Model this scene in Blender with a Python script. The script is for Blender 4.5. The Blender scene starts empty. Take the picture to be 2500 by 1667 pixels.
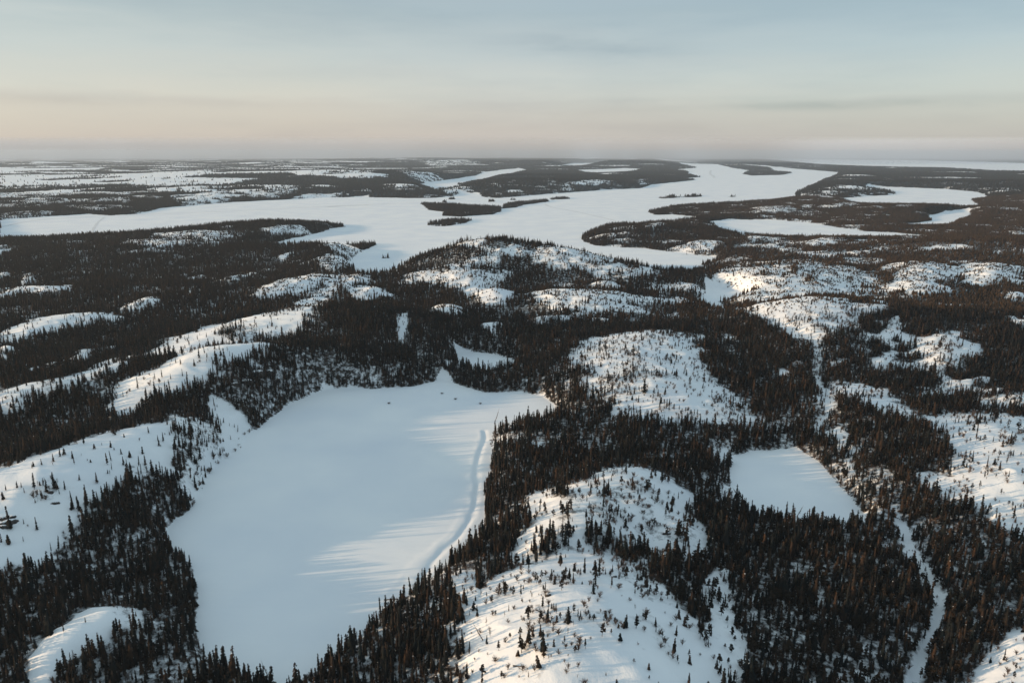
import bpy, math, random
import numpy as np

# ------------------------------------------------------------------ camera, sky, sun, exposure
SC = bpy.context.scene
COL = SC.collection
H = 150.0                                   # camera height over the lakes, metres
FPX = 1807.0                                # focal length in photo pixels (2500 wide)
PH = math.radians(14.45)
CP, SP = math.cos(PH), math.sin(PH)
cam = bpy.data.cameras.new("camera")
cam.sensor_width = 36.0
cam.lens = FPX / 2500.0 * 36.0
cam.clip_start = 0.5
cam.clip_end = 200000.0
camo = bpy.data.objects.new("camera", cam)
COL.objects.link(camo)
camo.location = (0, 0, H)
camo.rotation_euler = (math.radians(90) - PH, 0, 0)
SC.camera = camo

SUN_EL = math.radians(8.2)
SUN_AZ = math.radians(10.0)                 # the light travels to +X and a little to +Y
sun = bpy.data.lights.new("sun", 'SUN')
sun.energy = 3.25
sun.angle = math.radians(0.55)
sun.color = (1.0, 0.71, 0.44)
suno = bpy.data.objects.new("sun", sun)
COL.objects.link(suno)
from mathutils import Vector
LD = Vector((math.cos(SUN_AZ) * math.cos(SUN_EL), math.sin(SUN_AZ) * math.cos(SUN_EL), -math.sin(SUN_EL)))
suno.rotation_euler = LD.to_track_quat('-Z', 'Y').to_euler()

world = bpy.data.worlds.new("World")
SC.world = world
world.use_nodes = True
wt = world.node_tree
wt.nodes.clear()


def N(tree, kind, **kw):
    n = tree.nodes.new(kind)
    for k, v in kw.items():
        if k.startswith("i_"):
            key = k[2:]
            n.inputs[int(key) if key.isdigit() else key.replace("_", " ")].default_value = v
        else:
            setattr(n, k, v)
    return n


def ramp(tree, stops, interp='LINEAR'):
    n = tree.nodes.new("ShaderNodeValToRGB")
    cr = n.color_ramp
    cr.interpolation = interp
    while len(cr.elements) > 1:
        cr.elements.remove(cr.elements[-1])
    cr.elements[0].position = stops[0][0]
    c = stops[0][1]
    cr.elements[0].color = (c[0], c[1], c[2], 1) if len(c) == 3 else c
    for p, c in stops[1:]:
        e = cr.elements.new(p)
        e.color = (c[0], c[1], c[2], 1)
    return n


def build_world():
    t = wt
    L = t.links.new
    sky = N(t, "ShaderNodeTexSky")
    sky.sky_type = 'NISHITA'
    sky.sun_disc = False
    sky.sun_elevation = SUN_EL
    sky.sun_rotation = math.radians(260)
    sky.air_density = 1.0
    sky.dust_density = 0.6
    sky.ozone_density = 1.5
    bg = N(t, "ShaderNodeBackground", i_Strength=0.12)
    out = N(t, "ShaderNodeOutputWorld")
    tc = N(t, "ShaderNodeTexCoord")
    sep = N(t, "ShaderNodeSeparateXYZ")
    L(tc.outputs["Generated"], sep.inputs[0])
    # thin high veil of cloud over the Nishita sky, thicker toward the horizon (values are x8 because of strength 0.12)
    K = 8.3
    el = N(t, "ShaderNodeMapRange", i_1=0.0, i_2=1.0, i_3=0.0, i_4=1.0)
    mpe = N(t, "ShaderNodeMapping")
    mpe.inputs["Scale"].default_value = (4.0, 4.0, 30.0)
    L(tc.outputs["Generated"], mpe.inputs[0])
    nze = N(t, "ShaderNodeTexNoise", i_Scale=1.3, i_Detail=6.0, i_Roughness=0.6)
    L(mpe.outputs[0], nze.inputs["Vector"])
    off = N(t, "ShaderNodeMapRange", i_1=0.3, i_2=0.7, i_3=-0.009, i_4=0.009)
    L(nze.outputs["Fac"], off.inputs[0])
    zz_ = N(t, "ShaderNodeMath", operation='ADD')
    L(sep.outputs["Z"], zz_.inputs[0]); L(off.outputs[0], zz_.inputs[1])
    L(zz_.outputs[0], el.inputs[0])
    VE = 0.58
    def c(r, g, b):
        return (r * VE, g * VE, b * VE)
    veil = ramp(t, [(0.0, c(.475, .47, .50)), (0.012, c(.50, .485, .50)), (0.045, c(.54, .522, .52)), (0.055, c(.545, .532, .53)), (0.064, c(.575, .572, .56)), (0.085, c(.55, .565, .56)),
                    (0.12, c(.50, .55, .565)), (0.165, c(.39, .465, .50)), (0.22, c(.40, .49, .55)),
                    (0.45, c(.45, .58, .64)), (1.0, c(.42, .555, .63))])
    L(el.outputs[0], veil.inputs[0])
    vk = N(t, "ShaderNodeVectorMath", operation='SCALE')
    vk.inputs["Scale"].default_value = K
    L(veil.outputs[0], vk.inputs[0])
    # warmer and brighter toward the sun side (-X), greyer on the far right
    side = ramp(t, [(0.0, (1.08, 1.04, 1.0)), (0.36, (1.06, 1.02, .985)), (0.5, (1.0, .99, 1.0)), (0.70, (.84, .885, .93)), (1.0, (.80, .86, .93))])
    sx = N(t, "ShaderNodeMapRange", i_1=-1.0, i_2=1.0, i_3=0.0, i_4=1.0)
    L(sep.outputs["X"], sx.inputs[0])
    L(sx.outputs[0], side.inputs[0])
    vs = N(t, "ShaderNodeVectorMath", operation='MULTIPLY')
    L(vk.outputs[0], vs.inputs[0])
    L(side.outputs[0], vs.inputs[1])
    # soft streaks of stratus
    mp = N(t, "ShaderNodeMapping")
    mp.inputs["Scale"].default_value = (2.6, 2.6, 16.0)
    mp.inputs["Location"].default_value = (0.35, 0.1, 0.3)
    L(tc.outputs["Generated"], mp.inputs[0])
    nz = N(t, "ShaderNodeTexNoise", i_Scale=1.6, i_Detail=5.0, i_Roughness=0.55)
    L(mp.outputs[0], nz.inputs["Vector"])
    cr = ramp(t, [(0.38, (1.02, 1.01, 1.0)), (0.52, (1.0, 1.0, 1.0)), (0.70, (.93, .94, .96))])
    L(nz.outputs["Fac"], cr.inputs[0])
    vc = N(t, "ShaderNodeVectorMath", operation='MULTIPLY')
    L(vs.outputs[0], vc.inputs[0])
    L(cr.outputs[0], vc.inputs[1])
    # one darker stratus bank low on the right, about 4 degrees up
    mp2 = N(t, "ShaderNodeMapping")
    mp2.inputs["Scale"].default_value = (6.0, 6.0, 34.0)
    L(tc.outputs["Generated"], mp2.inputs[0])
    nz2 = N(t, "ShaderNodeTexNoise", i_Scale=1.0, i_Detail=6.0, i_Roughness=0.6)
    L(mp2.outputs[0], nz2.inputs["Vector"])
    def band(zc, zw, xc, xw):
        a = N(t, "ShaderNodeMath", operation='SUBTRACT', i_1=zc); L(sep.outputs["Z"], a.inputs[0])
        a2 = N(t, "ShaderNodeMath", operation='DIVIDE', i_1=zw); L(a.outputs[0], a2.inputs[0])
        a3 = N(t, "ShaderNodeMath", operation='MULTIPLY'); L(a2.outputs[0], a3.inputs[0]); L(a2.outputs[0], a3.inputs[1])
        b = N(t, "ShaderNodeMath", operation='SUBTRACT', i_1=xc); L(sep.outputs["X"], b.inputs[0])
        b2 = N(t, "ShaderNodeMath", operation='DIVIDE', i_1=xw); L(b.outputs[0], b2.inputs[0])
        b3 = N(t, "ShaderNodeMath", operation='MULTIPLY'); L(b2.outputs[0], b3.inputs[0]); L(b2.outputs[0], b3.inputs[1])
        s = N(t, "ShaderNodeMath", operation='ADD'); L(a3.outputs[0], s.inputs[0]); L(b3.outputs[0], s.inputs[1])
        m = N(t, "ShaderNodeMath", operation='MULTIPLY', i_1=-1.0); L(s.outputs[0], m.inputs[0])
        e = N(t, "ShaderNodeMath", operation='EXPONENT'); L(m.outputs[0], e.inputs[0])
        nn = N(t, "ShaderNodeMapRange", i_1=0.30, i_2=0.55); L(nz2.outputs["Fac"], nn.inputs[0])
        r = N(t, "ShaderNodeMath", operation='MULTIPLY'); L(e.outputs[0], r.inputs[0]); L(nn.outputs[0], r.inputs[1])
        return r
    last = vc
    for zc, zw, xc, xw, dk in ((.0525, .006, .38, .17, (.74, .79, .83)), (.131, .016, .07, .11, (.83, .85, .88)),
                               (.055, .006, -.5, .25, (.90, .89, .91)), (.118, .012, .16, .10, (.86, .88, .91)), (.062, .004, .22, .10, (.84, .87, .90)), (.145, .02, -.55, .2, (1.10, 1.07, 1.04)), (.085, .02, .25, .35, (1.06, 1.05, 1.03)), (.03, .008, .1, .4, (.95, .94, .95)), (.05, .010, .06, .12, (.92, .92, .935))):
        b = band(zc, zw, xc, xw)
        mx = N(t, "ShaderNodeMix", data_type='RGBA', blend_type='MULTIPLY')
        L(b.outputs[0], mx.inputs[0])
        L(last.outputs[0] if last is vc else last.outputs[2], mx.inputs[6])
        mx.inputs[7].default_value = (*dk, 1)
        last = mx
    mix = N(t, "ShaderNodeMix", data_type='RGBA')
    mix.inputs[0].default_value = 0.80
    L(sky.outputs[0], mix.inputs[6])
    L(last.outputs[2], mix.inputs[7])
    L(mix.outputs[2], bg.inputs["Color"])
    L(bg.outputs[0], out.inputs["Surface"])


build_world()
SC.view_settings.view_transform = 'Standard'
SC.view_settings.look = 'None'
SC.view_settings.exposure = 0.9
SC.view_settings.gamma = 1.0
SC.render.engine = 'CYCLES'
SC.cycles.max_bounces = 5
SC.cycles.diffuse_bounces = 2
SC.cycles.glossy_bounces = 1
SC.cycles.transmission_bounces = 1
SC.cycles.volume_bounces = 1
SC.cycles.use_denoising = True
SC.cycles.sample_clamp_indirect = 5.0

# ------------------------------------------------------------------ small tools
rng = np.random.default_rng(7)
random.seed(7)


def proj(X, Y, Z):
    d = Y * CP - (Z - H) * SP
    up = Y * SP + (Z - H) * CP
    return 1250 + FPX * X / d, 833.5 - FPX * up / d, d


def unproj(px, py, z=0.0):
    xc = (px - 1250) / FPX
    yc = (833.5 - py) / FPX
    dy = CP + yc * SP
    dz = -SP + yc * CP
    t = (z - H) / dz
    return xc * t, dy * t


CROPS = {1: (0, 350, 2.6133), 2: (800, 350, 2.6133), 3: (1600, 350, 2.6133), 4: (0, 900, 2.0437), 5: (700, 900, 2.0437),
         6: (1300, 900, 3.1367), 7: (1100, 1200, 3.3571), 8: (1700, 850, 1.9188), 0: (0, 0, 0.9408)}


def W(crop, pts, z=0.0):
    """points read off one enlarged view of the photograph -> points on the ground, in metres"""
    ox, oy, s = CROPS[crop]
    out = []
    for i in range(0, len(pts), 2):
        out.append(unproj(pts[i] / s + ox, max(pts[i + 1] / s + oy, 372.0), z))
    return out


def tag(o, label=None, cat=None, group=None, kind=None):
    if label: o["label"] = label
    if cat: o["category"] = cat
    if group: o["group"] = group
    if kind: o["kind"] = kind
    return o


def mesh_np(name, verts, faces_idx, loop_tot, mats=(), mat_idx=None, smooth=True):
    """verts (n,3), faces_idx flat loop vertex indices, loop_tot per-face counts"""
    me = bpy.data.meshes.new(name)
    verts = np.asarray(verts, dtype=np.float32)
    faces_idx = np.asarray(faces_idx, dtype=np.int32).ravel()
    loop_tot = np.asarray(loop_tot, dtype=np.int32)
    me.vertices.add(len(verts))
    me.vertices.foreach_set("co", verts.ravel())
    me.loops.add(len(faces_idx))
    me.loops.foreach_set("vertex_index", faces_idx)
    me.polygons.add(len(loop_tot))
    st = np.concatenate([[0], np.cumsum(loop_tot)[:-1]]).astype(np.int32)
    me.polygons.foreach_set("loop_start", st)
    me.polygons.foreach_set("loop_total", loop_tot)
    for m in mats:
        me.materials.append(m)
    if mat_idx is not None:
        me.polygons.foreach_set("material_index", np.asarray(mat_idx, dtype=np.int32))
    me.polygons.foreach_set("use_smooth", np.full(len(loop_tot), smooth, dtype=bool))
    me.update(calc_edges=True)
    return me


def link(name, me, parent=None):
    o = bpy.data.objects.new(name, me)
    COL.objects.link(o)
    if parent is not None:
        o.parent = parent
    return o


_perm = rng.permutation(4096).astype(np.int64)
_val = rng.random(4096).astype(np.float32) * 2 - 1


def vnoise(x, y, seed=0):
    xi = np.floor(x).astype(np.int64)
    yi = np.floor(y).astype(np.int64)
    fx = (x - xi).astype(np.float32)
    fy = (y - yi).astype(np.float32)
    fx = fx * fx * fx * (fx * (fx * 6 - 15) + 10)
    fy = fy * fy * fy * (fy * (fy * 6 - 15) + 10)
    def h(a, b):
        return _val[_perm[(_perm[(a + seed * 131) & 4095] + b) & 4095]]
    v00 = h(xi, yi); v10 = h(xi + 1, yi); v01 = h(xi, yi + 1); v11 = h(xi + 1, yi + 1)
    return (v00 * (1 - fx) + v10 * fx) * (1 - fy) + (v01 * (1 - fx) + v11 * fx) * fy


def fbm(x, y, oct=4, seed=0, gain=0.5):
    s = 0; a = 1.0; n = 0
    for i in range(oct):
        c, d = math.cos(i * 1.1), math.sin(i * 1.1)
        s = s + a * vnoise((x * c - y * d) * 2 ** i + 17.3 * i, (x * d + y * c) * 2 ** i + 5.1 * i, seed + i)
        n += a
        a *= gain
    return s / n


def sstep(a, b, x):
    t = np.clip((x - a) / (b - a), 0, 1)
    return t * t * (3 - 2 * t)


# ------------------------------------------------------------------ log-polar maps of the country (centred under the camera)
DU = 0.0022
U0, U1 = -1.3, 1.15
V0, V1 = math.log(95.0), math.log(60000.0)
NU = int((U1 - U0) / DU) + 1
NV = int((V1 - V0) / DU) + 1
ug = (U0 + DU * np.arange(NU)).astype(np.float32)
vg = (V0 + DU * np.arange(NV)).astype(np.float32)
UU, VV = np.meshgrid(ug, vg)
YY = np.exp(VV)
XX = UU * YY
# ragged outlines: the grid used to look polygons up is wobbled at several scales
wsc = 14.0
WU = UU + 0.0035 * fbm(UU * wsc * 2.5, VV * wsc * 2.5, 4, 3, 0.6)
WV = VV + 0.0060 * fbm(UU * wsc * 2.5, VV * wsc * 2.5, 4, 9, 0.6)


WCU = WU + 0.017 * fbm(UU * 22, VV * 22, 4, 13, 0.62)
WCV = WV + 0.032 * fbm(UU * 22, VV * 22, 4, 19, 0.62)


def rast(poly, soft=False):
    """polygon in metres -> (slices, bool mask) on the map"""
    P = []
    n = len(poly)
    for i in range(n):
        x0, y0 = poly[i]; x1, y1 = poly[(i + 1) % n]
        y0 = max(y0, 60); y1 = max(y1, 60)
        for k in range(6):
            t = k / 6
            x = x0 + (x1 - x0) * t; y = y0 + (y1 - y0) * t
            P.append((x / y, math.log(y)))
    P = np.array(P)
    a0, a1 = P[:, 0].min() - .02, P[:, 0].max() + .02
    b0, b1 = P[:, 1].min() - .02, P[:, 1].max() + .02
    i0 = max(0, int((a0 - U0) / DU)); i1 = min(NU, int((a1 - U0) / DU) + 2)
    j0 = max(0, int((b0 - V0) / DU)); j1 = min(NV, int((b1 - V0) / DU) + 2)
    if i1 <= i0 or j1 <= j0:
        return None
    if soft:
        u = WCU[j0:j1, i0:i1]; v = WCV[j0:j1, i0:i1]
    else:
        u = WU[j0:j1, i0:i1]; v = WV[j0:j1, i0:i1]
    ins = np.zeros(u.shape, bool)
    m = len(P)
    for k in range(m):
        xa, ya = P[k]; xb, yb = P[(k + 1) % m]
        if ya == yb:
            continue
        c = ((ya > v) != (yb > v)) & (u < (xb - xa) * (v - ya) / (yb - ya) + xa)
        ins ^= c
    return (slice(j0, j1), slice(i0, i1)), ins


def box1(a, r, axis):
    if r < 1:
        return a
    pad = [(0, 0), (0, 0)]
    pad[axis] = (r + 1, r)
    c = np.cumsum(np.pad(a, pad, mode='edge'), axis=axis, dtype=np.float64)
    n = a.shape[axis]
    if axis == 0:
        return ((c[2 * r + 1:2 * r + 1 + n] - c[:n]) / (2 * r + 1)).astype(np.float32)
    return ((c[:, 2 * r + 1:2 * r + 1 + n] - c[:, :n]) / (2 * r + 1)).astype(np.float32)


def blur(a, r, it=3):
    a = a.astype(np.float32)
    r = max(1, int(r))
    for _ in range(it):
        a = box1(box1(a, r, 0), r, 1)
    return a


# --- lakes ------------------------------------------------------------------
LAKES = [
    # the near lake
    W(4, [1635, 95, 1450, 168, 1370, 232, 1270, 312, 1200, 390, 1080, 480, 1000, 600, 960, 690, 870, 760, 830, 800, 860, 900, 960, 1000,
          985, 1100, 975, 1250, 1000, 1400, 1040, 1475, 1200, 1530, 1330, 1590, 1420, 1700]) +
    W(5, [-30, 1640, 90, 1560, 170, 1500, 260, 1420, 360, 1340, 450, 1250, 560, 1170, 660, 1080, 740, 1030, 830, 960, 930, 880, 990, 780,
          985, 700, 985, 600, 1010, 520, 1030, 430, 1020, 330, 1050, 290, 1150, 265, 1300, 262, 1340, 225, 1350, 185, 1280, 135, 1180, 115, 1060, 120,
          980, 118, 900, 95, 830, 70, 800, 40, 770, 30, 740, 65, 640, 85, 560, 90, 450, 100, 330, 95, 200, 98, 130, 130]),
    # the great lake beyond, with its arms
    W(1, [0, 492, 150, 478, 400, 460, 560, 452, 700, 460, 850, 452, 930, 440, 1020, 415, 1200, 398, 1500, 375, 1900, 355, 2352, 340]) +
    W(2, [270, 345, 560, 350, 690, 348, 780, 340, 860, 322, 960, 322, 990, 345, 1090, 350, 1300, 332, 1560, 312, 1750, 298, 2000, 287, 2070, 264, 2352, 233]) +
    W(3, [150, 228, 290, 215, 200, 198, 215, 180, 130, 168, 270, 156, 140, 128, 400, 134, 700, 143, 900, 163, 1190, 186, 1100, 222, 1020, 258, 900, 312, 880, 345,
          730, 362, 500, 378, 200, 392, 60, 410]) +
    W(2, [2352, 392, 2200, 405, 2100, 420, 2040, 432, 2080, 455, 2250, 462, 2352, 468, 2352, 480, 2200, 498, 1950, 515, 1800, 520, 1700, 550, 1620, 592, 1632, 628, 1700, 652, 1850, 664,
          2000, 667, 2150, 687, 2352, 706]) +
    W(3, [150, 708, 400, 722, 385, 745, 290, 775, 345, 800, 345, 832, 0, 850]) +
    W(2, [2352, 850, 2200, 850, 1900, 835, 1700, 820, 1500, 800, 1300, 790, 1000, 790, 700, 790, 520, 810, 400, 860, 300, 885, 190, 882, 165, 830, 180, 790, 140, 755, 170, 730,
          240, 685, 320, 645, 290, 640, 100, 640]) +
    W(1, [2352, 690, 2150, 672, 1950, 672, 1750, 680, 1600, 682, 1640, 655, 1850, 612, 2080, 562, 2110, 545, 2200, 532, 2205, 522, 2050, 518, 1900, 518, 1700, 525, 1500, 540, 1200, 565, 900, 585, 500, 600, 0, 628]),
    # channel in the middle distance
    W(2, [540, 268, 640, 250, 800, 228, 950, 205, 985, 187, 1100, 170, 1230, 160, 1272, 170, 1200, 187, 1120, 205, 1030, 225, 940, 250, 830, 262, 900, 275, 930, 288, 840, 292, 740, 305, 690, 320, 650, 308, 662, 288]),
    W(3, [1180, 352, 1350, 338, 1525, 328, 1525, 312, 1440, 298, 1330, 285, 1350, 275, 1600, 282, 1850, 292, 2070, 312, 2130, 345, 2010, 358, 2062, 398, 2050, 420, 1950, 415, 1850, 418, 1700, 402, 1500, 395, 1300, 388]),
    W(3, [1550, 512, 1680, 508, 1770, 492, 1740, 465, 1850, 437, 2000, 430, 2015, 462, 1930, 492, 1870, 525, 1650, 535]),
    W(3, [350, 498, 480, 485, 750, 490, 1000, 510, 1300, 558, 1550, 572, 1800, 598, 1750, 625, 1400, 612, 1000, 600, 700, 595, 500, 575, 400, 540]),
    W(3, [0, 458, 100, 455, 165, 460, 100, 485, 0, 498]) ,
    W(3, [600, 90, 1100, 104, 1600, 108, 2352, 126, 2700, 126, 2700, 178, 2352, 180, 2150, 176, 1900, 160, 1500, 152, 1100, 142, 800, 112]),
    W(2, [1420, 148, 1560, 128, 1880, 122, 1860, 108, 1940, 95, 1985, 100, 1900, 120, 1640, 142, 1560, 152]),
    W(2, [1590, 170, 1900, 160, 2010, 163, 1900, 186, 1720, 196, 1640, 186]),
    W(2, [1520, 105, 1700, 90, 1775, 95, 1640, 115]),
    W(2, [1170, 242, 1370, 240, 1350, 258, 1250, 262]),
    W(2, [2040, 92, 2200, 108, 2352, 122, 2352, 130, 2180, 120]),
    W(3, [310, 900, 420, 918, 560, 945, 600, 985, 480, 1000, 400, 1010, 440, 1050, 495, 1085, 470, 1108, 380, 1065, 255, 1000, 330, 960]),
    W(8, [165, 500, 300, 478, 470, 468, 560, 520, 640, 610, 720, 700, 795, 790, 770, 850, 700, 860, 560, 835, 380, 800, 250, 760, 165, 700, 155, 600]),
    W(2, [800, 1325, 900, 1330, 1040, 1342, 1200, 1385, 1200, 1430, 1100, 1465, 950, 1475, 850, 1420]),
    W(1, [0, 718, 90, 713, 60, 745, 0, 775]),
    W(1, [-200, 160, 500, 158, 740, 153, 600, 170, -200, 188]),
]
ISLANDS = [
    W(2, [590, 383, 700, 385, 900, 400, 1010, 405, 1110, 412, 1115, 432, 1050, 455, 950, 460, 850, 468, 720, 462, 745, 440, 650, 425]),
    W(2, [1120, 392, 1200, 378, 1400, 362, 1415, 372, 1250, 392, 1200, 410, 1110, 418]),
    W(2, [640, 522, 650, 508, 760, 492, 860, 480, 920, 492, 860, 514, 750, 528, 650, 527]),
    W(2, [1415, 354, 1500, 346, 1560, 354, 1430, 362]),
    W(2, [728, 372, 750, 372, 748, 379, 730, 379]), W(2, [775, 354, 812, 352, 808, 359, 778, 360]),
    W(2, [1162, 358, 1205, 356, 1200, 364, 1168, 365]), W(2, [1018, 368, 1068, 366, 1060, 373, 1022, 374]),
    W(3, [5, 348, 100, 337, 300, 332, 290, 342, 50, 352]), W(3, [458, 342, 520, 338, 505, 346]),
    W(3, [400, 136, 560, 140, 720, 152, 760, 176, 880, 188, 800, 202, 620, 206, 550, 196, 610, 175, 500, 158]),
    W(2, [338, 728, 392, 726, 388, 733, 340, 735]), W(3, [112, 811, 150, 809, 146, 816, 114, 817]),
]
# clearings: open snow on rock knolls.  (outline, height of its crown in metres, trees left on it 0..1)
CL = []


def clear(crop, pts, z=6.0, d=0.06, rise=True):
    CL.append((W(crop, pts, z * 0.75), z, d, rise))


clear(1, [790, 672, 1020, 610, 1250, 582, 1580, 590, 1500, 612, 1150, 690, 960, 690], 9, .12)
clear(1, [1680, 562, 1900, 530, 2000, 540, 1800, 575], 14, .15)
clear(1, [1400, 888, 1600, 850, 1700, 820, 1560, 880, 1450, 905], 9, .2)
clear(1, [0, 975, 200, 932, 460, 935, 280, 960, 0, 990], 9, .08)
clear(1, [0, 1225, 200, 1160, 500, 1112, 740, 1100, 700, 1135, 450, 1195, 150, 1230, 0, 1295], 12, .04)
clear(1, [760, 1085, 900, 1030, 1070, 1020, 1000, 1058, 870, 1095], 10, .1)
clear(1, [1190, 995, 1330, 948, 1200, 1005], 10, .1)
clear(1, [1600, 975, 1800, 900, 2000, 843, 2180, 850, 2100, 900, 1950, 962, 1700, 1012, 1640, 1022], 12, .07)
clear(1, [930, 1392, 1100, 1290, 1250, 1210, 1380, 1178, 1550, 1175, 1700, 1140, 1900, 1100, 1900, 1040, 2050, 960, 2210, 930, 2130, 1040, 2000, 1160, 1850, 1275, 1700, 1320, 1400, 1360, 1100, 1440, 1000, 1450], 16, .03)
clear(1, [220, 1535, 500, 1392, 700, 1322, 780, 1310, 600, 1405, 350, 1505], 11, .14)
clear(4, [480, 255, 600, 205, 800, 128, 1000, 45, 1200, -20, 1400, -60, 1420, -10, 1300, 60, 1200, 100, 1050, 140, 800, 210, 600, 262], 12, .06)
clear(1, [700, 1450, 900, 1400, 1100, 1330, 1200, 1350, 1050, 1440, 800, 1500, 680, 1560, 600, 1568], 9, .12)
clear(4, [0, 212, 200, 180, 480, 120, 700, 40, 735, 45, 500, 155, 300, 210, 170, 240, 0, 285], 11, .12)
clear(4, [-500, 760, -200, 690, 0, 600, 200, 540, 400, 480, 550, 390, 800, 308, 1000, 256, 1080, 255, 1250, 300, 1200, 385, 1100, 430, 1050, 330, 950, 320, 820, 385, 840, 440, 620, 545, 560, 620, 450, 690, 300, 800, 180, 865, 0, 975, -300, 1050], 20, .015)
clear(4, [135, 1510, 280, 1380, 400, 1290, 560, 1210, 740, 1175, 720, 1240, 650, 1310, 530, 1355, 450, 1445, 330, 1500, 180, 1600], 9, .05)
clear(1, [0, 1310, 100, 1318, 60, 1375, 0, 1395], 12, .05)
clear(1, [1790, 742, 1900, 710, 1850, 745], 9, .2)
clear(1, [2080, 668, 2200, 645, 2330, 660, 2270, 740, 2150, 790, 2200, 860, 2050, 800, 2060, 740, 2150, 725], 10, .15)
clear(1, [0, 850, 90, 830, 80, 862, 0, 868], 8, .15)
clear(1, [120, 905, 200, 845, 270, 850, 180, 905], 8, .25)
clear(1, [2130, 860, 2352, 880, 2352, 920, 2200, 930], 8, .12)
clear(2, [690, 705, 780, 680, 850, 662, 1000, 635, 1090, 650, 1010, 695, 920, 745, 850, 705], 33, .18, False)
clear(2, [470, 882, 620, 842, 850, 830, 950, 800, 1050, 788, 1080, 880, 900, 962, 750, 905], 17, .20)
clear(2, [1100, 775, 1250, 757, 1325, 768, 1200, 785], 24, .06, False)
clear(2, [950, 955, 1150, 920, 1185, 960, 1100, 1015, 1010, 995], 15, .08)
clear(2, [1300, 965, 1450, 930, 1700, 938, 1950, 948, 2010, 985, 1900, 1012, 1700, 1052, 1500, 1060, 1350, 1025], 14, .12)
clear(2, [620, 1105, 720, 1065, 880, 1060, 870, 1125, 700, 1140], 12, .10)
clear(2, [1270, 1155, 1450, 1110, 1600, 1100, 1500, 1145, 1350, 1175], 10, .15)
clear(2, [165, 965, 260, 940, 390, 980, 350, 1015, 240, 1045, 170, 1015], 9, .05)
clear(2, [175, 1070, 280, 1080, 400, 1142, 380, 1165, 250, 1145], 9, .04)
clear(2, [100, 900, 160, 950, 60, 1000, 0, 1040, 0, 930], 9, .08)
clear(2, [1330, 800, 1600, 775, 1900, 800, 2150, 850, 1950, 860, 1600, 850, 1400, 850], 14, .40)
clear(2, [1650, 1122, 1850, 1125, 1780, 1152], 9, .1)
clear(2, [1680, 905, 1900, 910, 1850, 925, 1700, 920], 13, .1)
clear(2, [440, 1210, 480, 1190, 545, 1170, 530, 1240, 512, 1330, 500, 1390, 440, 1385, 455, 1290], 1, .03, False)
clear(0, [1320, 795, 1400, 765, 1470, 750, 1560, 745, 1600, 785, 1590, 830, 1630, 850, 1630, 875, 1600, 905, 1630, 935, 1480, 925, 1440, 900, 1400, 905, 1340, 870, 1325, 835], 17, .12)
clear(2, [1000, 1215, 1130, 1180, 1150, 1215, 1050, 1250], 8, .1)
clear(6, [1040, 262, 1300, 152, 1390, 200, 1370, 335, 1200, 312], 9, .10)
clear(6, [570, 375, 780, 290, 850, 330, 1010, 325, 1070, 405, 860, 405, 640, 395], 7, .12)
clear(3, [455, 800, 560, 770, 700, 740, 1000, 740, 1100, 780, 1400, 828, 1340, 872, 1000, 945, 700, 965, 600, 975, 540, 925, 490, 870], 17, .17)
clear(3, [575, 1045, 640, 1010, 720, 1000, 850, 975, 1050, 985, 1270, 1020, 1200, 1100, 1230, 1150, 1300, 1230, 1180, 1330, 1060, 1368, 900, 1322, 780, 1240, 650, 1150, 600, 1090], 20, .10)
clear(3, [1440, 795, 1550, 760, 1650, 752, 1880, 790, 1905, 850, 1750, 890, 1900, 930, 1650, 952, 1480, 905, 1600, 865], 17, .15)
clear(3, [1960, 792, 2100, 768, 2352, 800, 2200, 872, 2000, 890], 14, .12)
clear(3, [1330, 882, 1500, 870, 1700, 920, 1500, 955], 12, .12)
clear(3, [2165, 962, 2250, 932, 2352, 950, 2352, 990, 2300, 990], 12, .08)
clear(3, [1195, 1155, 1300, 1112, 1500, 1120, 1400, 1165, 1200, 1180], 11, .12)
clear(3, [1345, 1405, 1480, 1345, 1565, 1402, 1500, 1432], 9, .1)
clear(3, [1680, 1330, 1800, 1270, 1980, 1330, 1960, 1420, 1850, 1460, 1780, 1400], 10, .28)
clear(3, [1960, 1335, 2080, 1340, 2100, 1385, 2000, 1375], 9, .1)
clear(3, [1440, 1300, 1490, 1215, 1530, 1205, 1520, 1270, 1470, 1310], 8, .1)
clear(3, [2210, 1190, 2352, 1215, 2352, 1250, 2260, 1215], 9, .08)
clear(3, [1290, 1060, 1400, 1040, 1480, 1060, 1400, 1085], 10, .1)
clear(3, [590, 410, 700, 400, 850, 402, 920, 425, 700, 438, 600, 425], 12, .12)
clear(3, [1080, 405, 1180, 390, 1290, 402, 1230, 422, 1100, 420], 10, .18)
clear(3, [940, 402, 1040, 400, 1000, 415, 930, 415], 10, .15)
clear(3, [530, 632, 620, 605, 650, 620, 560, 650], 7, .15)
clear(3, [640, 675, 750, 650, 800, 652, 700, 685], 7, .12)
clear(3, [920, 665, 1080, 605, 1280, 605, 1200, 640, 1050, 670], 9, .15)
clear(3, [110, 692, 250, 640, 380, 630, 410, 655, 300, 690, 250, 705], 6, .2)
clear(3, [1200, 205, 1290, 195, 1290, 208, 1200, 212], 14, .1)
clear(3, [1020, 345, 1100, 338, 1110, 350, 1040, 352], 4, .1)
clear(3, [1000, 300, 1150, 285, 1250, 275, 1420, 298, 1300, 305, 1180, 300, 1060, 310], 8, .2)
clear(3, [1180, 535, 1300, 530, 1330, 552, 1250, 560], 4, .1, False)
clear(3, [1520, 635, 1680, 625, 1640, 645], 6, .15)
clear(3, [2210, 580, 2352, 570, 2340, 600], 8, .15)
clear(3, [770, 700, 860, 690, 850, 702], 8, .1)
clear(2, [1980, 545, 2100, 510, 2160, 535, 2050, 575], 8, .3)
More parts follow.
